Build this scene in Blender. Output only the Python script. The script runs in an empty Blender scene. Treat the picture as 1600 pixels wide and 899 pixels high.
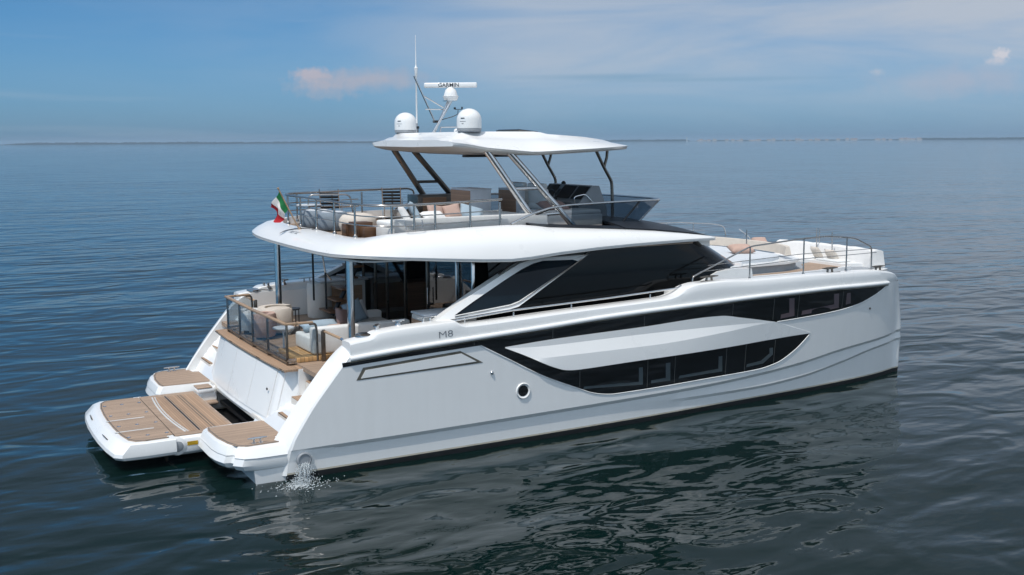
import bpy, bmesh, math, random
from mathutils import Vector, Matrix
R = math.radians
scn = bpy.context.scene
COL = scn.collection

# ------------------------------------------------------------------ camera
cam_d = bpy.data.cameras.new('camera'); cam = bpy.data.objects.new('camera', cam_d); COL.objects.link(cam)
F_PX, CAM, HEAD, PITCH, ROLL = 1682.77, (-6.256, -24.435, 6.6325), 0.51179, 0.13514, -0.00536
cam_d.sensor_width = 36.0; cam_d.lens = F_PX / 1600 * 36.0
cam_d.clip_start = 0.1; cam_d.clip_end = 40000
_r = Vector((math.cos(HEAD), -math.sin(HEAD), 0)); _d0 = Vector((math.sin(HEAD), math.cos(HEAD), 0)); _up = Vector((0, 0, 1))
_d = math.cos(PITCH) * _d0 - math.sin(PITCH) * _up; _u = math.sin(PITCH) * _d0 + math.cos(PITCH) * _up
_r2 = math.cos(ROLL) * _r + math.sin(ROLL) * _u; _u2 = -math.sin(ROLL) * _r + math.cos(ROLL) * _u
cam.matrix_world = Matrix(((_r2.x, _u2.x, -_d.x, CAM[0]), (_r2.y, _u2.y, -_d.y, CAM[1]), (_r2.z, _u2.z, -_d.z, CAM[2]), (0, 0, 0, 1)))
scn.camera = cam

# ------------------------------------------------------------------ world, sun, exposure
SUN_EL, SUN_AZ = R(62), R(28)           # azimuth measured from dead astern towards starboard
to_sun = Vector((-math.cos(SUN_AZ) * math.cos(SUN_EL), -math.sin(SUN_AZ) * math.cos(SUN_EL), math.sin(SUN_EL)))
sun_d = bpy.data.lights.new('sun', 'SUN'); sun = bpy.data.objects.new('sun', sun_d); COL.objects.link(sun)
sun_d.energy = 2.0; sun_d.angle = R(0.55); sun_d.color = (1.0, 0.955, 0.89)
sun.rotation_euler = to_sun.to_track_quat('Z', 'Y').to_euler()
scn.view_settings.view_transform = 'Standard'; scn.view_settings.look = 'None'
scn.view_settings.exposure = 0.54; scn.view_settings.gamma = 1.0
scn.view_settings.use_curve_mapping = False

world = bpy.data.worlds.new('World'); scn.world = world; world.use_nodes = True
def build_sky():
    nt = world.node_tree; N = nt.nodes; L = nt.links; N.clear()
    def n(t, **k):
        q = N.new(t)
        for a, b in k.items(): setattr(q, a, b)
        return q
    def m(op, a, b=None, c=None, clamp=False):
        q = n('ShaderNodeMath', operation=op); q.use_clamp = clamp
        for i, v in enumerate((a, b, c)):
            if v is None: continue
            if isinstance(v, (int, float)): q.inputs[i].default_value = v
            else: L.new(v, q.inputs[i])
        return q.outputs[0]
    def ramp(v, stops):
        q = n('ShaderNodeValToRGB'); e = q.color_ramp.elements
        while len(e) < len(stops): e.new(0.5)
        for el, (p, c) in zip(e, stops): el.position = p; el.color = (*c, 1) if len(c) == 3 else c
        L.new(v, q.inputs[0]); return q.outputs[0]
    def mixc(f, a, b, mode='MIX'):
        q = n('ShaderNodeMix', data_type='RGBA', blend_type=mode)
        for i, v in ((0, f), (6, a), (7, b)):
            if isinstance(v, (int, float)): q.inputs[i].default_value = v
            elif isinstance(v, tuple): q.inputs[i].default_value = (*v, 1)
            else: L.new(v, q.inputs[i])
        return q.outputs[2]
    sky = n('ShaderNodeTexSky', sky_type='NISHITA'); sky.sun_disc = False
    sky.sun_elevation = SUN_EL; sky.sun_rotation = math.atan2(to_sun.x, to_sun.y)
    sky.altitude = 0; sky.air_density = 1.0; sky.dust_density = 0.6; sky.ozone_density = 2.0
    tc = n('ShaderNodeTexCoord'); sep = n('ShaderNodeSeparateXYZ'); L.new(tc.outputs['Generated'], sep.inputs[0])
    x, y, z = sep.outputs
    # azimuth (0 along the boat's beam-and-bow bearing, growing clockwise) and elevation, in degrees
    right = m('ADD', m('MULTIPLY', x, _r.x), m('MULTIPLY', y, _r.y)); fwd = m('ADD', m('MULTIPLY', x, _d0.x), m('MULTIPLY', y, _d0.y))
    az = m('MULTIPLY', m('ARCTAN2', right, fwd), 57.2958); el = m('MULTIPLY', m('ARCSINE', z), 57.2958)
    # clear-air colour: the deeper blue of a humid summer sky low above the water
    e01 = m('DIVIDE', el, 60.0, clamp=True)
    tint = ramp(e01, [(0.0, SKY_T[0]), (0.06, SKY_T[1]), (0.14, SKY_T[2]), (0.45, SKY_T[3]), (1.0, SKY_T[4])])
    base = mixc(1.0, sky.outputs[0], tint, 'MULTIPLY')
    cmb = n('ShaderNodeCombineXYZ'); L.new(m('MULTIPLY', az, 0.055), cmb.inputs[0]); L.new(m('MULTIPLY', el, 0.33), cmb.inputs[1])
    def noise(vec, sc, det=5, rough=0.55, dist=0.0):
        q = n('ShaderNodeTexNoise'); q.inputs['Scale'].default_value = sc; q.inputs['Detail'].default_value = det
        q.inputs['Roughness'].default_value = rough; q.inputs['Distortion'].default_value = dist
        L.new(vec, q.inputs['Vector']); return q.outputs[0]
    wisps = noise(cmb.outputs[0], 1.1, 6, 0.55, 0.6)
    streak_c = n('ShaderNodeCombineXYZ'); L.new(m('MULTIPLY', az, 0.05), streak_c.inputs[0]); L.new(m('MULTIPLY', el, 1.1), streak_c.inputs[1])
    streak = noise(streak_c.outputs[0], 1.0, 4, 0.5, 0.2)
    # veil of high cloud over the right half
    veil = m('MULTIPLY', ramp(m('DIVIDE', m('ADD', az, 30.0), 60.0, clamp=True), [(0.0, (0.03,)*3), (0.34, (0.25,)*3), (0.52, (0.9,)*3), (1.0, (1.0,)*3)]),
             ramp(wisps, [(0.28, (0.35,)*3), (0.58, (1.0,)*3)]))
    veil = m('MULTIPLY', veil, ramp(m('DIVIDE', el, 12.0, clamp=True), [(0.0, (0.10,)*3), (0.15, (0.38,)*3), (0.35, (0.95,)*3), (0.55, (1.0,)*3), (1.0, (0.75,)*3)]), clamp=True)
    thin = m('MULTIPLY', ramp(streak, [(0.52, (0,)*3), (0.72, (1,)*3)]), 0.22)
    col = mixc(m('MAXIMUM', m('MULTIPLY', veil, 0.95), thin), base, VEIL_C)
    # cumulus and anvils: (az, el, half-width az, half-height el, colour, strength, sharpness, noise scale)
    def cloud(col, a0, e0, wa, we, c, s, soft, sc, amp):
        c2 = n('ShaderNodeCombineXYZ'); L.new(az, c2.inputs[0]); L.new(el, c2.inputs[1])
        nz = m('MULTIPLY', m('SUBTRACT', noise(c2.outputs[0], sc, 5, 0.6), 0.5), amp)
        da = m('DIVIDE', m('SUBTRACT', az, a0), wa); de = m('DIVIDE', m('SUBTRACT', el, e0), we)
        dd = m('SQRT', m('ADD', m('MULTIPLY', da, da), m('MULTIPLY', de, de)))
        f = m('DIVIDE', m('SUBTRACT', m('ADD', 1.0, nz), dd), soft, clamp=True)
        return mixc(m('MULTIPLY', f, s), col, c)
    for c in CLOUDS: col = cloud(col, *c)
    hi = ramp(m('DIVIDE', el, 40.0, clamp=True), [(0.20, (0,)*3), (0.45, (0.55,)*3), (1.0, (0.4,)*3)])
    col = mixc(hi, col, (1.02, 1.24, 1.48))
    # sky behind the camera multiplied up, added fill light for the hull side
    side = ramp(m('DIVIDE', m('ABSOLUTE', az), 180.0, clamp=True), [(0.28, (1, 1, 1)), (0.62, (1.9, 1.85, 1.75))])
    col = mixc(1.0, col, side, 'MULTIPLY')
    bg = n('ShaderNodeBackground'); bg.inputs['Strength'].default_value = SKY_STRENGTH
    L.new(col, bg.inputs[0]); out = n('ShaderNodeOutputWorld'); L.new(bg.outputs[0], out.inputs[0])
SKY_STRENGTH = 0.15
SKY_T = [(0.138, 0.265, 0.51), (0.128, 0.268, 0.45), (0.088, 0.258, 0.405), (0.34, 0.40, 0.39), (1.25, 1.17, 1.04)]
VEIL_C = (2.22, 2.44, 2.80)
def _ae(px, py): return (math.degrees(math.atan((px - 800) / F_PX)), (220.6 - py) / F_PX * 57.3)
CLOUDS = []
for (px, py, wx, wy, c, s, soft, sc, amp) in [
    (495, 120, 34, 13, (2.35, 2.15, 2.4), 0.8, 0.6, 3.2, 1.3), (515, 134, 66, 26, (2.05, 2.0, 2.3), 0.75, 0.9, 2.0, 1.4), (590, 126, 105, 21, (2.0, 1.98, 2.3), 0.75, 0.9, 1.5, 1.1),
    (1551, 103, 13, 9, (3.2, 3.05, 3.2), 0.7, 0.55, 4.5, 1.6), (1545, 113, 20, 7, (2.9, 2.8, 3.0), 0.6, 0.8, 4.0, 1.5), (1362, 124, 13, 6, (2.4, 2.5, 2.8), 0.5, 0.9, 4.0, 1.6),
    (1495, 140, 130, 28, (1.95, 2.1, 2.55), 0.6, 0.9, 0.8, 1.6), (950, 124, 190, 6, (0.85, 1.6, 2.3), 0.5, 0.8, 0.4, 0.5), (1100, 130, 240, 5, (0.9, 1.65, 2.35), 0.45, 0.8, 0.4, 0.5)]:
    a, e = _ae(px, py); CLOUDS.append((a, e, wx / F_PX * 57.3, wy / F_PX * 57.3, c, s, soft, sc, amp))
build_sky()

# ------------------------------------------------------------------ materials
def mat(name, color, rough=0.4, metal=0.0, coat=0.0, noise=0.0, nscale=6.0, bump=0.0, bscale=40.0, spec=0.5, trans=0.0, alpha=1.0):
    m = bpy.data.materials.new(name); m.use_nodes = True
    nt = m.node_tree; b = nt.nodes['Principled BSDF']
    b.inputs['Base Color'].default_value = (*color, 1); b.inputs['Roughness'].default_value = rough
    b.inputs['Metallic'].default_value = metal; b.inputs['Coat Weight'].default_value = coat
    b.inputs['Coat Roughness'].default_value = 0.06; b.inputs['Specular IOR Level'].default_value = spec
    b.inputs['Transmission Weight'].default_value = trans; b.inputs['Alpha'].default_value = alpha
    tc = nt.nodes.new('ShaderNodeTexCoord')
    if noise:
        t = nt.nodes.new('ShaderNodeTexNoise'); t.inputs['Scale'].default_value = nscale; t.inputs['Detail'].default_value = 6
        nt.links.new(tc.outputs['Object'], t.inputs['Vector'])
        r = nt.nodes.new('ShaderNodeValToRGB'); e = r.color_ramp.elements
        e[0].position = 0.3; e[1].position = 0.7
        e[0].color = (*[max(0, c * (1 - noise)) for c in color], 1); e[1].color = (*[min(1, c * (1 + noise)) for c in color], 1)
        nt.links.new(t.outputs[0], r.inputs[0]); nt.links.new(r.outputs[0], b.inputs['Base Color'])
        mr = nt.nodes.new('ShaderNodeMapRange'); mr.inputs[3].default_value = rough * 0.85; mr.inputs[4].default_value = min(1, rough * 1.2)
        nt.links.new(t.outputs[0], mr.inputs[0]); nt.links.new(mr.outputs[0], b.inputs['Roughness'])
    if bump:
        t2 = nt.nodes.new('ShaderNodeTexNoise'); t2.inputs['Scale'].default_value = bscale; t2.inputs['Detail'].default_value = 4
        nt.links.new(tc.outputs['Object'], t2.inputs['Vector'])
        bp = nt.nodes.new('ShaderNodeBump'); bp.inputs['Strength'].default_value = bump; bp.inputs['Distance'].default_value = 0.02
        nt.links.new(t2.outputs[0], bp.inputs['Height']); nt.links.new(bp.outputs[0], b.inputs['Normal'])
    return m
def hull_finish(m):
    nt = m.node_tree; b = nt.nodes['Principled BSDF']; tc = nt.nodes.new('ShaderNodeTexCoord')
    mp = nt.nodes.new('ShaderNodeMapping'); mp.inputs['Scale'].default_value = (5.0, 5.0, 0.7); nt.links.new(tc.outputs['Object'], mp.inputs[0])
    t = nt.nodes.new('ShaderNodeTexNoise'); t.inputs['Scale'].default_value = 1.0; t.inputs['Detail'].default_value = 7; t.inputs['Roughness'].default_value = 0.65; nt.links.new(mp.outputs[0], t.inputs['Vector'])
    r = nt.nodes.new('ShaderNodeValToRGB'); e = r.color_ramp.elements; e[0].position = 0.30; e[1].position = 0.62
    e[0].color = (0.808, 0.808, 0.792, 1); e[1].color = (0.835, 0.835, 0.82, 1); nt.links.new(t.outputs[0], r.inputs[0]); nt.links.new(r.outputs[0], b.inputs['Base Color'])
    w = nt.nodes.new('ShaderNodeTexNoise'); w.inputs['Scale'].default_value = 0.9; w.inputs['Detail'].default_value = 2; nt.links.new(tc.outputs['Object'], w.inputs['Vector'])
    bp = nt.nodes.new('ShaderNodeBump'); bp.inputs['Strength'].default_value = 0.25; bp.inputs['Distance'].default_value = 0.02; nt.links.new(w.outputs[0], bp.inputs['Height'])
    nt.links.new(bp.outputs[0], b.inputs['Coat Normal']); b.inputs['Coat Weight'].default_value = 0.8; b.inputs['Coat Roughness'].default_value = 0.04
    return m
def teak_mat(name, base, plank=0.055, axis='Y', seam=0.25, rough=0.65):
    m = bpy.data.materials.new(name); m.use_nodes = True; nt = m.node_tree; b = nt.nodes['Principled BSDF']; Nn = nt.nodes.new; Lk = nt.links.new
    tc = Nn('ShaderNodeTexCoord'); sp = Nn('ShaderNodeSeparateXYZ'); Lk(tc.outputs['Object'], sp.inputs[0])
    ax = {'X': 0, 'Y': 1, 'Z': 2}[axis]
    dv = Nn('ShaderNodeMath'); dv.operation = 'DIVIDE'; Lk(sp.outputs[ax], dv.inputs[0]); dv.inputs[1].default_value = plank
    fr = Nn('ShaderNodeMath'); fr.operation = 'FRACT'; Lk(dv.outputs[0], fr.inputs[0])
    fl = Nn('ShaderNodeMath'); fl.operation = 'FLOOR'; Lk(dv.outputs[0], fl.inputs[0])
    wn = Nn('ShaderNodeTexWhiteNoise'); wn.noise_dimensions = '1D'; Lk(fl.outputs[0], wn.inputs['W'])
    mp = Nn('ShaderNodeMapping'); Lk(tc.outputs['Object'], mp.inputs[0])
    mp.inputs['Scale'].default_value = [(40 if i == ax else 2.2) for i in range(3)]
    nz = Nn('ShaderNodeTexNoise'); nz.inputs['Scale'].default_value = 1.0; nz.inputs['Detail'].default_value = 6; Lk(mp.outputs[0], nz.inputs['Vector'])
    big = Nn('ShaderNodeTexNoise'); big.inputs['Scale'].default_value = 1.4; big.inputs['Detail'].default_value = 4; Lk(tc.outputs['Object'], big.inputs['Vector'])
    ad = Nn('ShaderNodeMath'); ad.operation = 'ADD'; Lk(nz.outputs[0], ad.inputs[0]); Lk(wn.outputs[0], ad.inputs[1])
    ad2 = Nn('ShaderNodeMath'); ad2.operation = 'ADD'; Lk(ad.outputs[0], ad2.inputs[0]); Lk(big.outputs[0], ad2.inputs[1])
    ml = Nn('ShaderNodeMath'); ml.operation = 'MULTIPLY'; Lk(ad2.outputs[0], ml.inputs[0]); ml.inputs[1].default_value = 0.36
    r = Nn('ShaderNodeValToRGB'); e = r.color_ramp.elements; e[0].position = 0.2; e[1].position = 0.85
    e[0].color = (*[c * 0.72 for c in base], 1); e[1].color = (*[min(1, c * 1.25) for c in base], 1); Lk(ml.outputs[0], r.inputs[0])
    st = Nn('ShaderNodeMath'); st.operation = 'LESS_THAN'; Lk(fr.outputs[0], st.inputs[0]); st.inputs[1].default_value = 0.12
    mx = Nn('ShaderNodeMix'); mx.data_type = 'RGBA'; Lk(st.outputs[0], mx.inputs[0]); Lk(r.outputs[0], mx.inputs[6]); mx.inputs[7].default_value = (*[c * seam for c in base], 1)
    Lk(mx.outputs[2], b.inputs['Base Color']); b.inputs['Roughness'].default_value = rough
    return m
M = {}
M['gelcoat'] = mat('gelcoat', (0.82, 0.82, 0.805), 0.28, coat=0.5, noise=0.015, nscale=1.5)
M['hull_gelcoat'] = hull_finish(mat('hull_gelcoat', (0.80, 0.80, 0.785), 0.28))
M['gelcoat_cream'] = mat('gelcoat_cream', (0.70, 0.66, 0.60), 0.45, noise=0.03, nscale=3)
M['nonskid'] = mat('nonskid', (0.62, 0.62, 0.60), 0.7, noise=0.05, nscale=8, bump=0.2, bscale=120)
M['grey_nonskid'] = mat('grey_nonskid', (0.30, 0.32, 0.34), 0.7, noise=0.06, nscale=8, bump=0.2, bscale=120)
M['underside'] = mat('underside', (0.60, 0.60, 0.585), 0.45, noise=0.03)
M['antifoul'] = mat('antifoul', (0.010, 0.011, 0.012), 0.6, noise=0.3, nscale=5)
M['boot_cream'] = mat('boot_cream', (0.55, 0.50, 0.40), 0.5, noise=0.12, nscale=4)
M['black_glass'] = mat('black_glass', (0.004, 0.005, 0.006), 0.03, coat=0.0, spec=0.45, noise=0.3, nscale=0.7)
M['saloon_glass'] = mat('saloon_glass', (0.003, 0.0035, 0.004), 0.03, spec=0.2, noise=0.3, nscale=0.7)
M['blue_glass'] = mat('blue_glass', (0.004, 0.010, 0.016), 0.03, spec=0.22, noise=0.3, nscale=0.8)
M['visor_black'] = mat('visor_black', (0.014, 0.016, 0.021), 0.42, spec=0.25, noise=0.1, nscale=3)
M['steel'] = mat('steel', (0.62, 0.62, 0.62), 0.16, metal=1.0, noise=0.08, nscale=9)
M['dark_steel'] = mat('dark_steel', (0.17, 0.15, 0.13), 0.28, metal=0.9, noise=0.1, nscale=9)
M['black_metal'] = mat('black_metal', (0.02, 0.02, 0.022), 0.35, metal=0.3, noise=0.1)
M['black_plastic'] = mat('black_plastic', (0.012, 0.012, 0.013), 0.4, noise=0.15)
M['grey_plastic'] = mat('grey_plastic', (0.28, 0.30, 0.32), 0.45, noise=0.05)
M['seam'] = mat('seam', (0.10, 0.10, 0.095), 0.6, noise=0.1)
M['reveal'] = mat('reveal', (0.060, 0.078, 0.086), 0.35, noise=0.15, nscale=2)
M['reveal_mauve'] = mat('reveal_mauve', (0.115, 0.085, 0.095), 0.35, noise=0.12, nscale=2)
M['bronze'] = mat('bronze', (0.17, 0.155, 0.125), 0.3, metal=0.6, noise=0.2, nscale=3)
M['teak'] = teak_mat('teak', (0.37, 0.265, 0.19), 0.055, 'Y')
M['teak_cross'] = teak_mat('teak_cross', (0.38, 0.25, 0.16), 0.055, 'X')
M['wood_rail'] = teak_mat('wood_rail', (0.40, 0.27, 0.17), 0.4, 'X', seam=0.6, rough=0.4)
M['teak_bright'] = teak_mat('teak_bright', (0.50, 0.29, 0.12), 0.09, 'X', seam=0.35, rough=0.5)
M['wood_dark'] = teak_mat('wood_dark', (0.20, 0.10, 0.05), 0.08, 'Z', seam=0.7, rough=0.4)
M['wood_deep'] = teak_mat('wood_deep', (0.115, 0.058, 0.028), 0.08, 'Z', seam=0.7, rough=0.4)
M['wood_brown'] = teak_mat('wood_brown', (0.40, 0.235, 0.14), 0.05, 'Z', seam=0.75, rough=0.4)
M['sofa_white'] = mat('sofa_white', (0.73, 0.73, 0.71), 0.9, noise=0.04, bump=0.35, bscale=60)
M['sofa_grey'] = mat('sofa_grey', (0.62, 0.62, 0.605), 0.9, noise=0.05, bump=0.35, bscale=60)
M['pad_grey'] = mat('pad_grey', (0.58, 0.61, 0.64), 0.9, noise=0.04, bump=0.3, bscale=50)
M['beige'] = mat('beige', (0.60, 0.54, 0.47), 0.9, noise=0.05, bump=0.35, bscale=60)
M['blush'] = mat('blush', (0.46, 0.32, 0.265), 0.9, noise=0.06, bump=0.4, bscale=70)
M['mauve'] = mat('mauve', (0.26, 0.175, 0.16), 0.9, noise=0.06, bump=0.4, bscale=70)
M['coral'] = mat('coral', (0.50, 0.345, 0.28), 0.9, noise=0.06, bump=0.4, bscale=70)
M['blue_linen'] = mat('blue_linen', (0.33, 0.42, 0.49), 0.9, noise=0.06, bump=0.4, bscale=70)
M['slate_fabric'] = mat('slate_fabric', (0.22, 0.28, 0.33), 0.9, noise=0.08, bump=0.4, bscale=70)
M['pod_grey'] = mat('pod_grey', (0.20, 0.24, 0.28), 0.85, noise=0.06, bump=0.3, bscale=60)
M['pod_dark'] = mat('pod_dark', (0.06, 0.07, 0.085), 0.85, noise=0.08, bump=0.3, bscale=60)
M['table_white'] = mat('table_white', (0.62, 0.64, 0.66), 0.35, noise=0.02)
M['letter'] = mat('letter', (0.05, 0.05, 0.055), 0.35, metal=0.4, noise=0.1)
M['letter_grey'] = mat('letter_grey', (0.20, 0.21, 0.23), 0.35, metal=0.4, noise=0.1)
M['yellow'] = mat('yellow', (0.50, 0.30, 0.01), 0.5, noise=0.1)
M['flag_green'] = mat('flag_green', (0.005, 0.16, 0.045), 0.85, noise=0.06, bump=0.3, bscale=80)
M['flag_white'] = mat('flag_white', (0.72, 0.68, 0.66), 0.85, noise=0.04, bump=0.3, bscale=80)
M['flag_red'] = mat('flag_red', (0.40, 0.012, 0.02), 0.85, noise=0.06, bump=0.3, bscale=80)
M['rail_grey'] = mat('rail_grey', (0.38, 0.365, 0.35), 0.25, metal=0.95, noise=0.1, nscale=9)
M['cabinet_grey'] = mat('cabinet_grey', (0.70, 0.72, 0.75), 0.45, noise=0.04)
M['screen'] = mat('screen', (0.008, 0.016, 0.026), 0.06, noise=0.2, nscale=2)
M['cover_white'] = mat('cover_white', (0.74, 0.73, 0.71), 0.85, noise=0.03, bump=0.5, bscale=9)
def glass_mat(name, tint, mixf, rough=0.01):
    m = bpy.data.materials.new(name); m.use_nodes = True; nt = m.node_tree; nt.nodes.clear()
    o = nt.nodes.new('ShaderNodeOutputMaterial'); t = nt.nodes.new('ShaderNodeBsdfTransparent'); t.inputs[0].default_value = (*tint, 1)
    g = nt.nodes.new('ShaderNodeBsdfGlossy'); g.inputs['Roughness'].default_value = rough; g.inputs[0].default_value = (0.95, 0.97, 1, 1)
    lw = nt.nodes.new('ShaderNodeLayerWeight'); lw.inputs['Blend'].default_value = 0.5
    pw = nt.nodes.new('ShaderNodeMath'); pw.operation = 'POWER'; pw.inputs[1].default_value = 5.0; nt.links.new(lw.outputs['Facing'], pw.inputs[0])
    f = nt.nodes.new('ShaderNodeMath'); f.operation = 'MULTIPLY_ADD'; f.inputs[1].default_value = 0.92; f.inputs[2].default_value = 0.05; nt.links.new(pw.outputs[0], f.inputs[0])
    nz = nt.nodes.new('ShaderNodeTexNoise'); nz.inputs['Scale'].default_value = 1.2
    tc = nt.nodes.new('ShaderNodeTexCoord'); nt.links.new(tc.outputs['Object'], nz.inputs['Vector'])
    bp = nt.nodes.new('ShaderNodeBump'); bp.inputs['Strength'].default_value = 0.03; nt.links.new(nz.outputs[0], bp.inputs['Height'])
    nt.links.new(bp.outputs[0], g.inputs['Normal'])
    mul = nt.nodes.new('ShaderNodeMath'); mul.operation = 'MULTIPLY'; mul.inputs[1].default_value = mixf; nt.links.new(f.outputs[0], mul.inputs[0])
    mx = nt.nodes.new('ShaderNodeMixShader'); nt.links.new(mul.outputs[0], mx.inputs[0]); nt.links.new(t.outputs[0], mx.inputs[1]); nt.links.new(g.outputs[0], mx.inputs[2])
    nt.links.new(mx.outputs[0], o.inputs[0]); return m
M['clear_glass'] = glass_mat('clear_glass', (0.86, 0.89, 0.90), 0.8)
M['smoke_glass'] = glass_mat('smoke_glass', (0.30, 0.36, 0.41), 0.7)
M['door_glass'] = glass_mat('door_glass', (0.32, 0.32, 0.32), 1.3)
def water_mat():
    m = bpy.data.materials.new('sea_water'); m.use_nodes = True; nt = m.node_tree; b = nt.nodes['Principled BSDF']; Nn = nt.nodes.new; Lk = nt.links.new
    b.inputs['Base Color'].default_value = (*WATER_C, 1); b.inputs['Roughness'].default_value = 0.03; b.inputs['IOR'].default_value = 1.333
    b.inputs['Specular IOR Level'].default_value = 0.5
    geo = Nn('ShaderNodeNewGeometry')
    h = None
    for (rot, sx, sy, sc, det, dist, amp) in WAVES:
        mp = Nn('ShaderNodeMapping'); mp.inputs['Rotation'].default_value = (0, 0, R(rot)); mp.inputs['Scale'].default_value = (sx, sy, 1)
        Lk(geo.outputs['Position'], mp.inputs[0])
        nz = Nn('ShaderNodeTexNoise'); nz.inputs['Scale'].default_value = sc; nz.inputs['Detail'].default_value = det
        nz.inputs['Roughness'].default_value = 0.45; nz.inputs['Distortion'].default_value = dist
        Lk(mp.outputs[0], nz.inputs['Vector'])
        ml = Nn('ShaderNodeMath'); ml.operation = 'MULTIPLY'; ml.inputs[1].default_value = amp; Lk(nz.outputs[0], ml.inputs[0])
        if h is None: h = ml.outputs[0]
        else:
            ad = Nn('ShaderNodeMath'); ad.operation = 'ADD'; Lk(h, ad.inputs[0]); Lk(ml.outputs[0], ad.inputs[1]); h = ad.outputs[0]
    # breeze patches: ripples stronger in some places than in others
    pn = Nn('ShaderNodeTexNoise'); pn.inputs['Scale'].default_value = 0.035; pn.inputs['Detail'].default_value = 3; Lk(geo.outputs['Position'], pn.inputs['Vector'])
    pr = Nn('ShaderNodeMapRange'); pr.inputs[1].default_value = 0.3; pr.inputs[2].default_value = 0.7; pr.inputs[3].default_value = 0.45; pr.inputs[4].default_value = 1.35; Lk(pn.outputs[0], pr.inputs[0])
    bp = Nn('ShaderNodeBump'); bp.inputs['Distance'].default_value = 1.0; Lk(pr.outputs[0], bp.inputs['Strength']); Lk(h, bp.inputs['Height'])
    Lk(bp.outputs[0], b.inputs['Normal'])
    return m
WATER_C = (0.0018, 0.0098, 0.0090)
# crest direction, stretch x / y, scale, detail, distortion, height in metres
WAVES = [(-29, 0.45, 1.0, 0.16, 1.0, 0.5, 0.22), (-20, 0.5, 1.0, 0.42, 1.0, 0.8, 0.12), (-46, 0.55, 1.0, 0.82, 0.8, 1.2, 0.082), (-8, 0.55, 1.0, 2.4, 0.6, 0.7, 0.010), (-35, 0.5, 1.0, 8.0, 1.0, 0.4, 0.0024)]
M['sea_water'] = water_mat()
M['far_wood'] = mat('far_wood', (0.012, 0.022, 0.018), 0.9, noise=0.4, nscale=0.02)
M['far_house'] = mat('far_house', (0.55, 0.50, 0.45), 0.8, noise=0.1)
M['far_roof'] = mat('far_roof', (0.30, 0.16, 0.11), 0.8, noise=0.1)
M['foam'] = mat('foam', (0.66, 0.70, 0.71), 0.3, noise=0.05)
M['spray'] = mat('spray', (0.62, 0.67, 0.69), 0.2, noise=0.05, alpha=0.62)

# ------------------------------------------------------------------ helpers
def pchip(pts):
    x = [p[0] for p in pts]; y = [p[1] for p in pts]; n = len(x)
    h = [x[i+1]-x[i] for i in range(n-1)]; d = [(y[i+1]-y[i])/h[i] for i in range(n-1)]
    m = [0]*n; m[0] = d[0]; m[-1] = d[-1]
    for i in range(1, n-1):
        if d[i-1]*d[i] > 0:
            w1 = 2*h[i]+h[i-1]; w2 = h[i]+2*h[i-1]; m[i] = (w1+w2)/(w1/d[i-1]+w2/d[i])
    def f(t):
        if t <= x[0]: return y[0]+m[0]*(t-x[0])
        if t >= x[-1]: return y[-1]+m[-1]*(t-x[-1])
        i = 0
        while t > x[i+1]: i += 1
        s = (t-x[i])/h[i]
        return (2*s**3-3*s*s+1)*y[i]+(s**3-2*s*s+s)*h[i]*m[i]+(-2*s**3+3*s*s)*y[i+1]+(s**3-s*s)*h[i]*m[i+1]
    return f
def lin(pts):
    def f(t):
        if t <= pts[0][0]: return pts[0][1]
        for (a, b), (c, d) in zip(pts, pts[1:]):
            if t <= c: return b+(d-b)*(t-a)/(c-a)
        return pts[-1][1]
    return f
def sstep(a, b, x):
    t = min(1, max(0, (x-a)/(b-a))); return t*t*(3-2*t)
def link(name, me, m, parent=None, smooth=None):
    for q in (m if isinstance(m, (list, tuple)) else [m]): me.materials.append(M[q] if isinstance(q, str) else q)
    o = bpy.data.objects.new(name, me); COL.objects.link(o)
    if parent is not None:
        o.parent = parent; o.matrix_parent_inverse = parent.matrix_world.inverted()
    if smooth is not None:
        bm = bmesh.new(); bm.from_mesh(me)
        bmesh.ops.recalc_face_normals(bm, faces=bm.faces)
        for f in bm.faces: f.smooth = True
        for e in bm.edges:
            if len(e.link_faces) == 2:
                e.smooth = e.calc_face_angle(0) < R(smooth)
        bm.to_mesh(me); bm.free()
    return o
def O(name, V, Fc, m, parent=None, smooth=35, mi=None):
    me = bpy.data.meshes.new(name); me.from_pydata([tuple(v) for v in V], [], Fc); me.update()
    if mi: me.polygons.foreach_set('material_index', mi)
    return link(name, me, m, parent, smooth)
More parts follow.
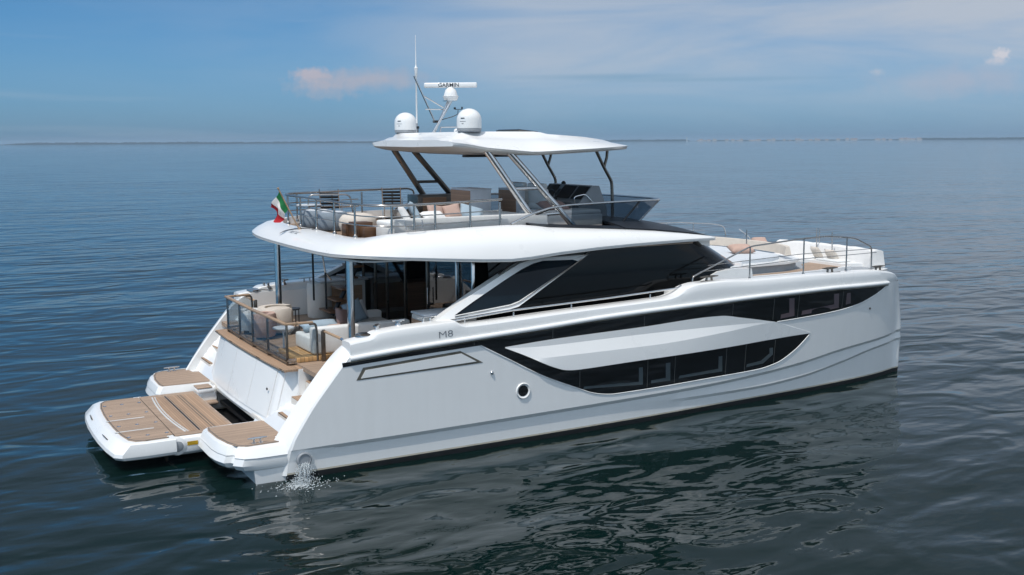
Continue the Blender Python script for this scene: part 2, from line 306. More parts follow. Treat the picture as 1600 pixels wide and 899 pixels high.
class MB:
    """collects shapes that make up ONE part"""
    def __init__(s): s.V = []; s.F = []; s.mi = []
    def add(s, V, Fc, k=0):
        b = len(s.V); s.V += [tuple(v) for v in V]; s.F += [[b+i for i in f] for f in Fc]; s.mi += [k]*len(Fc)
    def box(s, c, d, rz=0, bev=0.0, k=0, tilt=(0, 0), seg=2):
        bm = bmesh.new(); bmesh.ops.create_cube(bm, size=1)
        bmesh.ops.scale(bm, vec=d, verts=bm.verts)
        if bev: bmesh.ops.bevel(bm, geom=bm.edges[:], offset=min(bev, min(d)*0.49), segments=seg, profile=0.5, affect='EDGES')
        mt = Matrix.Translation(c) @ Matrix.Rotation(rz, 4, 'Z') @ Matrix.Rotation(tilt[1], 4, 'Y') @ Matrix.Rotation(tilt[0], 4, 'X')
        bmesh.ops.transform(bm, matrix=mt, verts=bm.verts)
        bm.verts.index_update(); s.add([v.co[:] for v in bm.verts], [[v.index for v in f.verts] for f in bm.faces], k); bm.free(); return s
    def tube(s, pts, r, n=8, closed=False, k=0, cap=True, rfn=None):
        P = [Vector(p) for p in pts]; m = len(P); rings = []
        nrm = None
        for i, p in enumerate(P):
            if closed: t = (P[(i+1) % m]-P[i-1]).normalized()
            else: t = ((P[min(i+1, m-1)]-p).normalized()+(p-P[max(i-1, 0)]).normalized()).normalized()
            if nrm is None:
                nrm = t.orthogonal().normalized()
            nrm = (nrm - t*nrm.dot(t)).normalized(); bn = t.cross(nrm)
            rr = rfn(i/(m-1)) if rfn else r
            sc = 1.0
            rings.append([p+(nrm*math.cos(a)+bn*math.sin(a))*rr*sc for a in [2*math.pi*j/n for j in range(n)]])
        V = [v for g in rings for v in g]; Fc = []
        for i in range(m if closed else m-1):
            j = (i+1) % m
            for q in range(n): Fc.append([i*n+q, i*n+(q+1) % n, j*n+(q+1) % n, j*n+q])
        if cap and not closed: Fc += [list(range(n))[::-1], [(m-1)*n+q for q in range(n)]]
        s.add(V, Fc, k); return s
    def lathe(s, prof, c, n=20, k=0, axis=(0, 0, 1)):
        q = Vector(axis).to_track_quat('Z', 'Y'); V = []; Fc = []
        for (r, z) in prof:
            for j in range(n):
                a = 2*math.pi*j/n; V.append(Vector(c)+q @ Vector((r*math.cos(a), r*math.sin(a), z)))
        for i in range(len(prof)-1):
            for j in range(n): Fc.append([i*n+j, i*n+(j+1) % n, (i+1)*n+(j+1) % n, (i+1)*n+j])
        Fc.append(list(range(n))[::-1]); Fc.append([(len(prof)-1)*n+j for j in range(n)])
        s.add(V, Fc, k); return s
    def prism(s, pts, z0, z1, k=0, inset=0.0):
        n = len(pts); V = [(p[0], p[1], z0) for p in pts]+[(p[0], p[1], z1) for p in pts]
        s.add(V, [list(range(n))[::-1], list(range(n, 2*n))]+[[i, (i+1) % n, n+(i+1) % n, n+i] for i in range(n)], k); return s
    def prism_xz(s, pts, y0, y1, k=0):
        n = len(pts); V = [(p[0], y0, p[1]) for p in pts]+[(p[0], y1, p[1]) for p in pts]
        s.add(V, [list(range(n)), list(range(n, 2*n))[::-1]]+[[i, n+i, n+(i+1) % n, (i+1) % n] for i in range(n)], k); return s
    def loft(s, rings, closed=True, caps=True, k=0):
        n = len(rings[0]); V = [p for g in rings for p in g]; Fc = []
        for i in range(len(rings)-1):
            for j in range(n if closed else n-1):
                a = (j+1) % n; Fc.append([i*n+j, i*n+a, (i+1)*n+a, (i+1)*n+j])
        if caps and closed: Fc += [list(range(n))[::-1], [(len(rings)-1)*n+j for j in range(n)]]
        s.add(V, Fc, k); return s
    def build(s, name, m, parent=None, smooth=35, label=None):
        o = O(name, s.V, s.F, m, parent, smooth, s.mi if max(s.mi or [0]) else None)
        if label: o['label'] = label
        return o
def thing(name, label, cat, loc=(0, 0, 0), rz=0, group=None):
    o = bpy.data.objects.new(name, None); COL.objects.link(o); o.empty_display_size = 0.2
    o.location = loc; o.rotation_euler = (0, 0, rz); o['label'] = label; o['category'] = cat
    if group: o['group'] = group
    bpy.context.view_layer.update(); return o
def tag(o, label, cat, group=None, kind=None):
    o['label'] = label; o['category'] = cat
    if group: o['group'] = group
    if kind: o['kind'] = kind
    return o
def local(o, m):
    """parent without inverse: mesh already in the thing's own coordinates"""
    o.parent = m; o.matrix_parent_inverse = Matrix(); return o
def dup(o, loc, rz=0, label=None):
    r = o.copy(); COL.objects.link(r); r.location = loc; r.rotation_euler = (0, 0, rz)
    if label: r['label'] = label
    for c in o.children:
        k = c.copy(); COL.objects.link(k); k.parent = r; k.matrix_parent_inverse = c.matrix_parent_inverse.copy()
    return r
def dup_part(o, off):
    c = o.copy(); COL.objects.link(c); c.location = o.location+Vector(off)
    for g in o.children:
        k = g.copy(); COL.objects.link(k); k.parent = c; k.matrix_parent_inverse = g.matrix_parent_inverse.copy()
    return c
def text_obj(name, s, size, mtx, m, parent, extrude=0.004, xs=1.0, thick=0.0):
    cu = bpy.data.curves.new(name, 'FONT'); cu.body = s; cu.size = size; cu.extrude = extrude; cu.align_x = 'CENTER'; cu.align_y = 'CENTER'; cu.offset = thick
    t = bpy.data.objects.new(name, cu); COL.objects.link(t); bpy.context.view_layer.update()
    dg = bpy.context.evaluated_depsgraph_get(); me = bpy.data.meshes.new_from_object(t.evaluated_get(dg))
    bpy.data.objects.remove(t); me.transform(Matrix.Diagonal((xs, 1, 1, 1))); me.transform(mtx); me.name = name
    me.materials.clear()
    return link(name, me, m, parent)
def frame(o, xdir, ydir):
    x = Vector(xdir).normalized(); y = Vector(ydir); y = (y-x*y.dot(x)).normalized(); z = x.cross(y)
    return Matrix(((x.x, y.x, z.x, o[0]), (x.y, y.y, z.y, o[1]), (x.z, y.z, z.z, o[2]), (0, 0, 0, 1)))
def arc(pts, n=5, r=0.1):
    """round the corners of a polyline"""
    P = [Vector(p) for p in pts]; out = [P[0]]
    for a, b, c in zip(P, P[1:], P[2:]):
        d1 = (a-b); d2 = (c-b); rr = min(r, d1.length*0.45, d2.length*0.45); s = b+d1.normalized()*rr; e = b+d2.normalized()*rr
        for i in range(n+1):
            t = i/n; out.append(s*(1-t)**2+b*2*t*(1-t)+e*t*t)
    return out+[P[-1]]
def pillow(w, h, t, n=10):
    """a soft square cushion lying in its own xy plane"""
    V = []; Fc = []
    for sgn in (1, -1):
        for i in range(n+1):
            for j in range(n+1):
                u = i/n*2-1; v = j/n*2-1
                k = (1-abs(u)**3)*(1-abs(v)**3)
                px = u*(1-0.10*(1-v*v)*abs(u)); py = v*(1-0.10*(1-u*u)*abs(v))
                V.append((px*w/2, py*h/2, sgn*t/2*max(k, 0)**0.42))
    m = (n+1)*(n+1)
    for b in (0, m):
        for i in range(n):
            for j in range(n):
                q = [b+i*(n+1)+j, b+(i+1)*(n+1)+j, b+(i+1)*(n+1)+j+1, b+i*(n+1)+j+1]; Fc.append(q if b == 0 else q[::-1])
    return V, Fc
def cushion(name, loc, size, m, label, rot=(0, 0, 0), group=None):
    V, Fc = pillow(*size); o = O(name, V, Fc, m, None, 80)
    bm = bmesh.new(); bm.from_mesh(o.data); bmesh.ops.remove_doubles(bm, verts=bm.verts, dist=1e-5); bm.to_mesh(o.data); bm.free()
    o.location = loc; o.rotation_euler = rot; return tag(o, label, 'cushion', group)

# ------------------------------------------------------------------ sea and far shore
def sea():
    V = []; Fc = []; e = 14000
    V = [(-e, -e, 0), (e, -e, 0), (e, e, 0), (-e, e, 0)]
    o = O('sea', V, [[0, 1, 2, 3]], 'sea_water', None, None); o['kind'] = 'structure'
sea()
CAMV = Vector((CAM[0], CAM[1], 0))
def far(az, dist): a = R(az); return CAMV+(_d0*math.cos(a)+_r*math.sin(a))*dist
def shore():
    rnd = random.Random(4)
    # low strip of land and the wood growing on it
    def strip(name, a0, a1, dist, hfun, depth, m, n):
        V = []; Fc = []
        for i in range(n+1):
            a = a0+(a1-a0)*i/n; p = far(a, dist); q = far(a, dist+depth); h = hfun(i/n)
            V += [(p.x, p.y, 0), (p.x, p.y, h*0.8), (0.5*(p.x+q.x), 0.5*(p.y+q.y), h), (q.x, q.y, 0)]
        for i in range(n):
            for j in range(3): Fc.append([i*4+j, (i+1)*4+j, (i+1)*4+j+1, i*4+j+1])
        return O(name, V, Fc, m, None, None)
    def wood_h(seed, lo, hi, dens=1.0):
        rr = random.Random(seed); ph = [rr.uniform(0, 6.28) for _ in range(6)]
        def f(t):
            s = sum(math.sin(t*k*dens+p)/1.6 for k, p in zip((9, 23, 57, 131, 311, 601), ph))/3.2
            edge = min(1, t*14, (1-t)*30+0.15)
            return max(0.6, (lo+(hi-lo)*(0.5+0.5*s)+rr.uniform(-1, 1)*1.4)*edge)
        return f
    for i, (a0, a1, d, lo, hi) in enumerate([(-25.6, -4.0, 6400, 7, 15), (0.0, 9.4, 6600, 8, 14), (9.4, 20.5, 7000, 3, 8), (20.0, 27, 6600, 10, 15)]):
        s = strip('shore_wood', a0, a1, d, wood_h(i, lo, hi), 300, 'far_wood', 500)
        tag(s, ['hazy low wooded shore along the horizon on the left', 'hazy low wooded shore on the horizon just right of the yacht roof', 'thin low green shore under the distant town on the right horizon', 'hazy wooded shore at the right end of the horizon'][i], 'shore', None, 'stuff')
    land = strip('land', -26, 28, 6900, lambda t: 1.6, 900, 'far_wood', 60); land['kind'] = 'structure'
    def house(a, d, w, h, label, grp):
        p = far(a, d); m = MB(); m.box((0, 0, h/2), (w, 12, h)); t = thing('far_house', label, 'house', (p.x, p.y, 0), -HEAD, grp)
        local(m.build('wall', 'far_house', None, None), t)
        r = MB(); r.loft([[(-w/2-.4, -6.4, h), (w/2+.4, -6.4, h), (w/2+.4, 6.4, h), (-w/2-.4, 6.4, h)], [(-w/2+1, -.4, h+2.2), (w/2-1, -.4, h+2.2), (w/2-1, .4, h+2.2), (-w/2+1, .4, h+2.2)]])
        local(r.build('roof', 'far_roof', None, None), t)
    for i in range(58):
        a = 9.6+11.4*rnd.random()**0.9
        house(a, 6500+rnd.uniform(-60, 120), rnd.uniform(6, 22), rnd.uniform(4, 12), 'tiny pale house of the distant town on the right horizon', 'houses of the distant town')
    p = far(9.18, 6350); t = thing('far_tower', 'slender white tower on the far shore right of the yacht', 'tower', (p.x, p.y, 0))
    local(MB().lathe([(3.6, 0), (3.2, 6), (2.6, 19), (2.6, 20)], (0, 0, 0), 10).build('shaft', 'foam', None), t)
    local(MB().lathe([(3.2, 20), (3.2, 20.6), (1.8, 20.8), (1.8, 24), (0.1, 26)], (0, 0, 0), 10).build('lantern', 'far_house', None), t)
shore()

# ------------------------------------------------------------------ the yacht: x forward, y to port, z up, waterline z = 0
Y = thing('motor_catamaran', 'large white twin-hulled motor yacht with black window bands, lying still on the sea', 'yacht')
Ww = pchip([(-1, 4.38), (0, 4.38), (4, 4.38), (8, 4.32), (12, 4.14), (15, 3.96), (17, 3.72), (18.4, 3.36)])
Wt = pchip([(-1, 4.38), (0, 4.38), (4, 4.40), (10, 4.40), (13, 4.33), (15, 4.22), (16.5, 4.03), (17.5, 3.76), (18.15, 3.40), (18.4, 3.3)])
def W(x, z):
    t = min(max(z/2.7, 0), 1.15); return Ww(x)*(1-t)+Wt(x)*t
x_aft = lin([(-1, -0.1), (0.14, -0.07), (0.65, 0.02), (1.45, 0.52), (2.15, 1.10), (2.36, 1.27), (2.75, 1.55)])
x_stem = pchip([(-0.8, 18.2), (0, 18.40), (0.75, 18.47), (1.3, 18.42), (2.65, 18.10), (3.0, 17.95), (3.2, 17.8)])
z_rail = pchip([(1.2, 2.33), (2.27, 2.41), (3.43, 2.47), (5.78, 2.58), (7.47, 2.67), (9.86, 2.74), (12.31, 2.79), (14.61, 2.80), (15.65, 2.775), (17.01, 2.73), (18.2, 2.68)])
z_top = pchip([(1.2, 2.62), (1.45, 2.67), (1.74, 2.70), (1.93, 2.79), (3.53, 2.875), (3.66, 2.88), (3.86, 2.775), (6.56, 2.86), (8.69, 2.92), (9.24, 2.945), (9.5, 3.0), (9.87, 3.165), (10.2, 3.22), (10.87, 3.235), (12, 3.19), (13.85, 3.18), (15.43, 3.14), (16.57, 3.10), (17.2, 3.02), (17.8, 2.88), (18.1, 2.74), (18.3, 2.70)])
z_ch1 = pchip([(-1, 0.62), (2, 0.62), (5, 0.64), (8.5, 0.67), (10.5, 0.70), (12.2, 0.77), (13.76, 0.89), (15.46, 1.09), (18.06, 1.24), (18.5, 1.26)])
z_ch2 = pchip([(-1, 0.44), (6, 0.46), (8.5, 0.46), (10.5, 0.43), (12.24, 0.42), (13.83, 0.50), (15.52, 0.73), (16.91, 0.93), (18.26, 0.99), (18.5, 1.0)])
def z_deck(x): return lin([(4.6, 1.95), (4.9, 2.15), (9.6, 2.15), (10.8, 3.0), (18, 3.0)])(x)
def hull_y(x, z):
    """half-beam of the moulded outer hull skin, with the two knuckles low down"""
    c1 = z_ch1(x); c2 = z_ch2(x); k = sstep(7, 12, x); w = W(x, z)
    e = -0.065+0.022*k; d = -0.070-0.02*k; f = -0.060
    if z >= c1: o = 0.0
    elif z >= c1-0.09: o = f*(c1-z)/0.09
    elif z >= c2: o = f+(e-f)*(c1-0.09-z)/max(c1-0.09-c2, 0.01)
    elif z >= c2-0.08: o = e+(d-e)*(c2-z)/0.08
    elif z >= 0: o = d-0.01*(c2-0.08-z)
    else: o = d+0.35*z
    stem = x_stem(z)
    t = (stem-x)/0.30
    if t < 1:      # rounding into the stem
        t = max(t, 0); wc = W(stem-0.30, z)+o; return 3.26+(wc-3.26)*math.sqrt(1-(1-t)**2)
    return w+o
def rows_at(u):
    """z rows of the outer skin and their x for the station parameter u"""
    out = []
    for k in range(18):
        x = 9.0
        for _ in range(6):
            c1 = z_ch1(x); c2 = z_ch2(x); zr = z_rail(x)
            lv = [-0.75, -0.3, 0.0, 0.115, 0.15, c2-0.08-0.001, c2, c1-0.09, c1]
            z = lv[k] if k < 9 else c1+(zr-c1)*(k-8)/9
            x = x_aft(z)+(x_stem(z)-x_aft(z))*u
        out.append((x, z))
    return out
US = [i/60*0.955 for i in range(61)]+[0.962, 0.969, 0.975, 0.980, 0.985, 0.989, 0.9925, 0.995, 0.997, 0.9985, 1.0]
def hull(s):
    V = []; grid = []
    for u in US:
        g = []
        for (x, z) in rows_at(u): g.append(len(V)); V.append((x, s*hull_y(x, z), z))
        grid.append(g)
    nr = len(grid[0]); inner = []
    for i, u in enumerate(US):
        g = []
        for j, (x, z) in enumerate(rows_at(u)):
            zz = min(z, 1.05+0.9*sstep(10, 17, x)) if j > 8 else z
            wi = 1.75+(3.24-1.75)*sstep(11, 18.42, x)**1.3
            if j < 3: wi += 0.25*(1-j/3)
            g.append(len(V)); V.append((x, s*min(wi, 3.25), zz))
        inner.append(g)
    Fb = []; Fa = []; Fc = []
    for gr in (grid, inner):
        for i in range(len(US)-1):
            for j in range(nr-1):
                q = [gr[i][j], gr[i+1][j], gr[i+1][j+1], gr[i][j+1]]
                (Fa if j < 3 else Fc if j == 3 else Fb).append(q)
    for i in range(len(US)-1): Fa.append([grid[i][0], grid[i+1][0], inner[i+1][0], inner[i][0]])
    for e in (0, len(US)-1):
        for j in range(nr-1):
            q = [grid[e][j], grid[e][j+1], inner[e][j+1], inner[e][j]]; (Fa if j < 3 else Fb).append(q)
    def sub(F): 
        ids = sorted({i for f in F for i in f}); mp = {a: b for b, a in enumerate(ids)}
        return [V[i] for i in ids], [[mp[i] for i in f] for f in F]
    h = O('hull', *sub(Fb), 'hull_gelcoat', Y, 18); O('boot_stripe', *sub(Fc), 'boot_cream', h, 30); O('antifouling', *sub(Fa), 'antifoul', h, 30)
    return h
HULL = {s: hull(s) for s in (-1, 1)}
def skin(name, s, x0, x1, zlo, zhi, off, m, parent, nx=80, nz=6, thick=0.03, offf=None, smooth=30, gap=None):
    """a panel that follows the hull skin between two height curves, proud of it by off, with its own edge thickness"""
    V = []; n = nx+1
    for i in range(n):
        x = x0+(x1-x0)*i/nx; a, b = zlo(x), zhi(x)
        for j in range(nz+1):
            t = j/nz; z = a+(b-a)*t; o = offf(x, t) if offf else off
            V.append((x, s*(hull_y(x, z)+o), z))
    k = nz+1; Fc = [[i*k+j, (i+1)*k+j, (i+1)*k+j+1, i*k+j+1] for i in range(nx) for j in range(nz)]
    b = len(V); V += [(x, y-s*(thick+(abs(y)-hull_y(x, z))), z) for (x, y, z) in V[:b]]
    edge = [i*k for i in range(n)]+[(n-1)*k+j for j in range(1, k)]+[i*k+nz for i in range(n-2, -1, -1)]+[j for j in range(nz-1, 0, -1)]
    for p, q in zip(edge, edge[1:]+edge[:1]): Fc.append([p, q, b+q, b+p])
    return O(name, V, Fc, m, parent, smooth)
d_top = pchip([(1.0, 2.25), (2.29, 2.335), (3.45, 2.395), (5.8, 2.51), (7.5, 2.595), (9.9, 2.67), (12.36, 2.715), (14.67, 2.725), (16.2, 2.71), (17.2, 2.68)])
b_top = pchip([(4.82, 2.22), (6.04, 2.28), (8.51, 2.335), (10.4, 2.40), (10.86, 2.39), (11.5, 2.29), (12.72, 2.065)])
u_bot = pchip([(12.72, 2.065), (13.57, 2.09), (14.77, 2.14), (15.79, 2.25), (16.48, 2.42), (16.93, 2.57), (17.2, 2.672)])
d_low = pchip([(4.21, 2.318), (4.91, 1.94), (5.81, 1.46), (6.76, 1.06), (7.12, 0.92), (7.48, 0.845), (7.75, 0.82), (8.5, 0.82), (10.47, 0.85), (12.18, 0.88), (12.83, 0.97), (13.48, 1.25), (13.98, 1.62)])
f2 = pchip([(4.82, 2.21), (4.95, 2.13), (5.55, 1.90), (8.6, 1.89), (11, 1.98), (12.26, 2.06), (12.6, 2.07), (13.98, 1.9)])
f1 = pchip([(4.82, 2.215), (4.92, 2.19), (6.04, 2.145), (8.52, 2.16), (11.24, 2.13), (12.7, 2.075), (13.98, 2.0)])
b_bot = pchip([(4.80, 2.20), (5.2, 2.03), (6.05, 1.64), (6.31, 1.56), (6.63, 1.535), (8.32, 1.56), (11.27, 1.585), (13.76, 1.64), (14.0, 1.64)])
for s in (-1, 1):
    H = HULL[s]
    lo_a = lambda x: lin([(1.0, 2.165), (2.29, 2.235), (4.21, 2.318)])(x) if x < 4.21 else max(d_low(x), b_bot(x)+0.1 if x > 6.5 else -9)
    # upper band: thin tail aft, sweeping down to the lower windows, then along the top to the bow
    skin('hull_window_band', s, 1.12, 4.21, lambda x: lin([(1.0, 2.165), (2.29, 2.235), (4.21, 2.318)])(x), d_top, 0.006, 'black_glass', H, 30, 2)
    mid_lo = lambda x: d_low(x) if x < 7.0 else (1.70 if x < 11 else min(1.70+(x-11)*0.22, 2.02) if x < 12.5 else 2.02+(x-12.5)*0.2)
    skin('hull_window_band', s, 4.21, 7.0, d_low, d_top, 0.006, 'black_glass', H, 50, 12)
    skin('hull_window_band', s, 7.0, 12.72, b_top_lo := (lambda x: b_top(x)-0.10), d_top, 0.006, 'black_glass', H, 60, 4)
    skin('hull_window_band', s, 12.72, 17.19, u_bot, d_top, 0.006, 'black_glass', H, 60, 4)
    skin('hull_window_band', s, 7.0, 13.97, d_low, lambda x: min(b_bot(x)+0.10, d_low(x)+2) if x < 13.5 else max(b_bot(x)+0.1-(x-13.5)*0.25, d_low(x)), 0.006, 'black_glass', H, 90, 5)
    # the moulded pod between the two rows of windows
    def pod():
        nx = 110; P = []
        for i in range(nx+1):
            x = 4.82+(14.0-4.82)*(i/nx)
            k = min(1, max(0, (x-4.82)/0.8))*(1-sstep(9.0, 12.9, x)); o2 = 0.010+0.115*k
            zt = b_top(x) if x < 12.7 else lin([(12.7, 2.067), (14.0, 1.66)])(x); zb = b_bot(x); z1 = min(f1(x), zt-0.004); z2 = min(f2(x), z1-0.004)
            z2 = max(z2, zb+0.01); z1 = max(z1, z2+0.004); zt = max(zt, z1+0.004)
            pr = [(zt, -0.03), (zt, 0.010), (z1, 0.012), (z2, 0.010+(o2-0.010)*0.82), (z2-(z2-zb)*0.5, 0.010+(o2-0.010)*0.93), (zb+0.008, o2), (zb, max(o2-0.02, 0.006)), (zb+0.012, -0.03)]
            P.append([(x, s*(hull_y(x, z)+o), z) for (z, o) in pr])
        m = MB()
        for r0, r1 in ((0, 1), (1, 2), (2, 3), (3, 5), (5, 7)):
            m.loft([p[r0:r1+1] for p in P], closed=False)
        m.add(P[0], [list(range(8))]); m.add(P[-1], [list(range(8))])
        return m.build('hull_pod', 'gelcoat', H, 60)
    pod()
    MB().tube([(x, s*(hull_y(x, d_low(x))+0.004), d_low(x)) for x in [4.22+(13.96-4.22)*i/90 for i in range(91)]], 0.013, 6).build('window_band_edge', 'gelcoat', H, 60)
    MB().tube([(x, s*(hull_y(x, u_bot(x))+0.004), u_bot(x)) for x in [12.75+(17.15-12.75)*i/40 for i in range(41)]], 0.013, 6).build('window_band_edge', 'gelcoat', H, 60)
    # pale reveals of the separate panes behind the dark glass
    def lshape(pts, m):
        mb = MB(); n = len(pts)
        mb.add([(x, s*(hull_y(x, z)+0.010), z) for x, z in pts]+[(x, s*(hull_y(x, z)+0.002), z) for x, z in pts], [list(range(n))]+[[i, (i+1) % n, n+(i+1) % n, n+i] for i in range(n)])
        mb.build('window_reveal', m, H, None)
    for pts in ([(6.85, 1.05), (8.54, 0.95), (8.52, 1.37), (8.41, 1.37), (8.42, 1.03), (6.88, 1.10)], [(8.78, 0.95), (9.36, 0.95), (9.34, 1.39), (9.20, 1.39), (9.22, 1.03), (8.78, 1.02)],
                [(9.61, 0.97), (11.0, 0.98), (10.97, 1.37), (10.85, 1.37), (10.87, 1.06), (9.64, 1.03)], [(11.80, 0.99), (12.38, 1.02), (12.70, 1.22), (12.68, 1.40), (12.56, 1.40), (12.58, 1.26), (12.30, 1.10), (11.82, 1.06)]):
        lshape(pts, 'reveal')
    for pts in ([(12.86, 2.14), (13.34, 2.17), (13.28, 2.64), (13.10, 2.64), (13.15, 2.27), (12.86, 2.24)], [(13.60, 2.17), (15.0, 2.23), (14.95, 2.62), (14.76, 2.62), (14.80, 2.34), (13.61, 2.27)], [(15.27, 2.29), (15.47, 2.31), (15.42, 2.60), (15.27, 2.60)]):
        lshape(pts, 'reveal_mauve')
    # fine joints between glass panes
    for xs_, lo, hi in ((4.06, 2.33, 2.42), (6.02, 2.30, 2.51), (8.52, 2.35, 2.60), (11.2, 2.37, 2.68), (12.58, 2.13, 2.70), (6.75, 1.10, 1.52), (8.66, 0.86, 1.55), (9.48, 0.86, 1.55), (11.1, 0.88, 1.57), (11.74, 0.90, 1.58), (12.74, 0.99, 1.60), (13.45, 2.10, 2.72), (15.12, 2.20, 2.71)):
        mb = MB(); mb.add([(xs_, s*(hull_y(xs_, lo)+0.009), lo), (xs_+0.012, s*(hull_y(xs_, lo)+0.009), lo), (xs_+0.012, s*(hull_y(xs_, hi)+0.009), hi), (xs_, s*(hull_y(xs_, hi)+0.009), hi)], [[0, 1, 2, 3]]); mb.build('pane_joint', 'seam', H, None)
    # rubbing strake
    xs = [1.27+(17.15-1.27)*i/70 for i in range(71)]
    MB().tube([(x, s*(hull_y(x, z_rail(x))+0.015), z_rail(x)-0.01) for x in xs], 0.055, 10).build('rubbing_strake', 'gelcoat', H, 60)
    MB().tube([(x, s*(hull_y(x, z_rail(x))+0.03), z_rail(x)-0.075) for x in xs], 0.012, 6).build('strake_insert', 'bronze', H, 60)
    # fold-out side door outline
    out = [(1.40, 1.87), (1.55, 2.12), (3.74, 2.245), (4.28, 1.94)]; inn = [(1.50, 1.905), (1.60, 2.065), (3.76, 2.19), (4.12, 1.98)]
    def dens(P, n=14): return [(P[i][0]+(P[(i+1) % 4][0]-P[i][0])*t/n, P[i][1]+(P[(i+1) % 4][1]-P[i][1])*t/n) for i in range(4) for t in range(n)]
    a, b = dens(out), dens(inn); n = len(a)
    O('side_door_outline', [(x, s*(hull_y(x, z)+0.006), z) for x, z in a+b], [[i, (i+1) % n, n+(i+1) % n, n+i] for i in range(n)], 'bronze', H, None)
    V = [(x, s*(hull_y(x, z)+0.014), z) for x, z in b]+[(x, s*(hull_y(x, z)-0.01), z) for x, z in b]
    O('side_door', V, [list(range(n))]+[[i, (i+1) % n, n+(i+1) % n, n+i] for i in range(n)], 'gelcoat', H, 30)
    # porthole, exhaust, skin fittings
    def on_hull(x, z, o=0.0): return (x, s*(hull_y(x, z)+o), z)
    MB().lathe([(0.175, 0.0), (0.18, 0.012), (0.165, 0.03), (0.135, 0.012), (0.125, 0.004)], on_hull(5.27, 1.20), 28, axis=(0, s, 0)).build('porthole', 'gelcoat', H, 50)
    MB().lathe([(0.122, 0.0), (0.122, 0.014)], on_hull(5.27, 1.20), 28, axis=(0, s, 0)).build('porthole_glass', 'black_glass', H, 50)
    MB().lathe([(0.04, 0), (0.042, 0.02), (0.02, 0.04), (0.001, 0.042)], on_hull(4.49, 1.69), 14, axis=(0, s, 0)).build('skin_fitting', 'steel', H, 60)
    MB().lathe([(0.03, 0), (0.03, 0.02), (0.001, 0.025)], on_hull(16.36, 2.08), 12, axis=(0, s, 0)).build('skin_fitting', 'dark_steel', H, 60)
    MB().lathe([(0.15, -0.1), (0.15, 0.02), (0.135, 0.035), (0.12, 0.035), (0.115, 0.02), (0.001, 0.018)], on_hull(0.27, 0.40, 0.065), 28, axis=(0, s, 0)).build('exhaust_outlet', ['grey_plastic'], H, 50)
# ---- bulwarks and the raked quarter wings
def bulwark(s):
    xs = [1.30, 1.40, 1.55, 1.72, 1.80, 1.88, 1.95, 2.1]+[2.1+0.12*i for i in range(1, 133)]; xs = [x for x in xs if x < 18.0]+[18.02, 18.1]
    rings = []
    for x in xs:
        zr = z_rail(x)-0.02; zt = max(z_top(x), zr+0.03); w = W(x, zr)
        if x > 17.6: w = min(w, hull_y(x, min(zr, 2.66)))
        wd = 0.46-0.16*sstep(15, 18, x); zd = min(z_deck(x)-0.02, zt-0.05)
        hgt = zt-zr; tum = 0.07*min(1, hgt/0.35)
        ring = [(w-0.03, zr), (w-0.014, zr+hgt*0.25), (w-0.016, zr+hgt*0.62), (w-0.024, zr+hgt*0.86), (w-0.045, zr+hgt*0.96), (w-0.10, zt+0.004), (w-wd, zt-0.004), (w-wd-0.03, zt-0.03), (w-wd-0.04, zd)]
        rings.append([(x, s*max(y, 3.0 if x > 17 else 0), z) for y, z in ring])
    m = MB(); m.loft(rings, closed=True, caps=True); return m.build('bulwark', 'gelcoat', Y, 24)
BUL = {s: bulwark(s) for s in (-1, 1)}
def wing(s):
    """raked after end of each hull side: broad aft-facing bevel and the inner face beside the boarding steps"""
    zs = [0.10, 0.35, 0.6, 0.8, 1.0, 1.2, 1.4, 1.6, 1.8, 2.0, 2.2, 2.33, 2.42, 2.5, 2.56, 2.60, 2.63, 2.655]
    outer = lin([(0.10, -0.075), (0.65, 0.02), (0.9, 0.15), (1.45, 0.52), (2.15, 1.10), (2.36, 1.275), (2.52, 1.44), (2.6, 1.56), (2.66, 1.72)])
    inner = pchip([(0.10, -0.42), (0.6, -0.24), (0.79, -0.13), (1.27, 0.21), (1.8, 0.62), (2.22, 0.98), (2.48, 1.26), (2.60, 1.48), (2.66, 1.72)])
    rings = []
    for z in zs:
        xo, xi = outer(z), inner(z); yo = hull_y(max(xo, -0.05), z) if z < 2.3 else W(xo, z)-0.03-0.13*sstep(2.3, 2.66, z)
        yi = 3.82
        rings.append([(xo+0.9, s*(yo-0.02), z), (xo, s*yo, z), (xo-0.05, s*(yo-0.03), z), (xo*0.55+xi*0.45-0.05, s*(yo*0.55+yi*0.45), z), (xi-0.015, s*(yi+0.05), z), (xi+0.01, s*yi, z), (max(xi, 1.2)+3.3, s*yi, z), (max(xi, 1.2)+3.3, s*(yi+0.2), z)])
    return MB().loft(rings).build('quarter_wing', 'gelcoat', Y, 28)
for s in (-1, 1): wing(s)
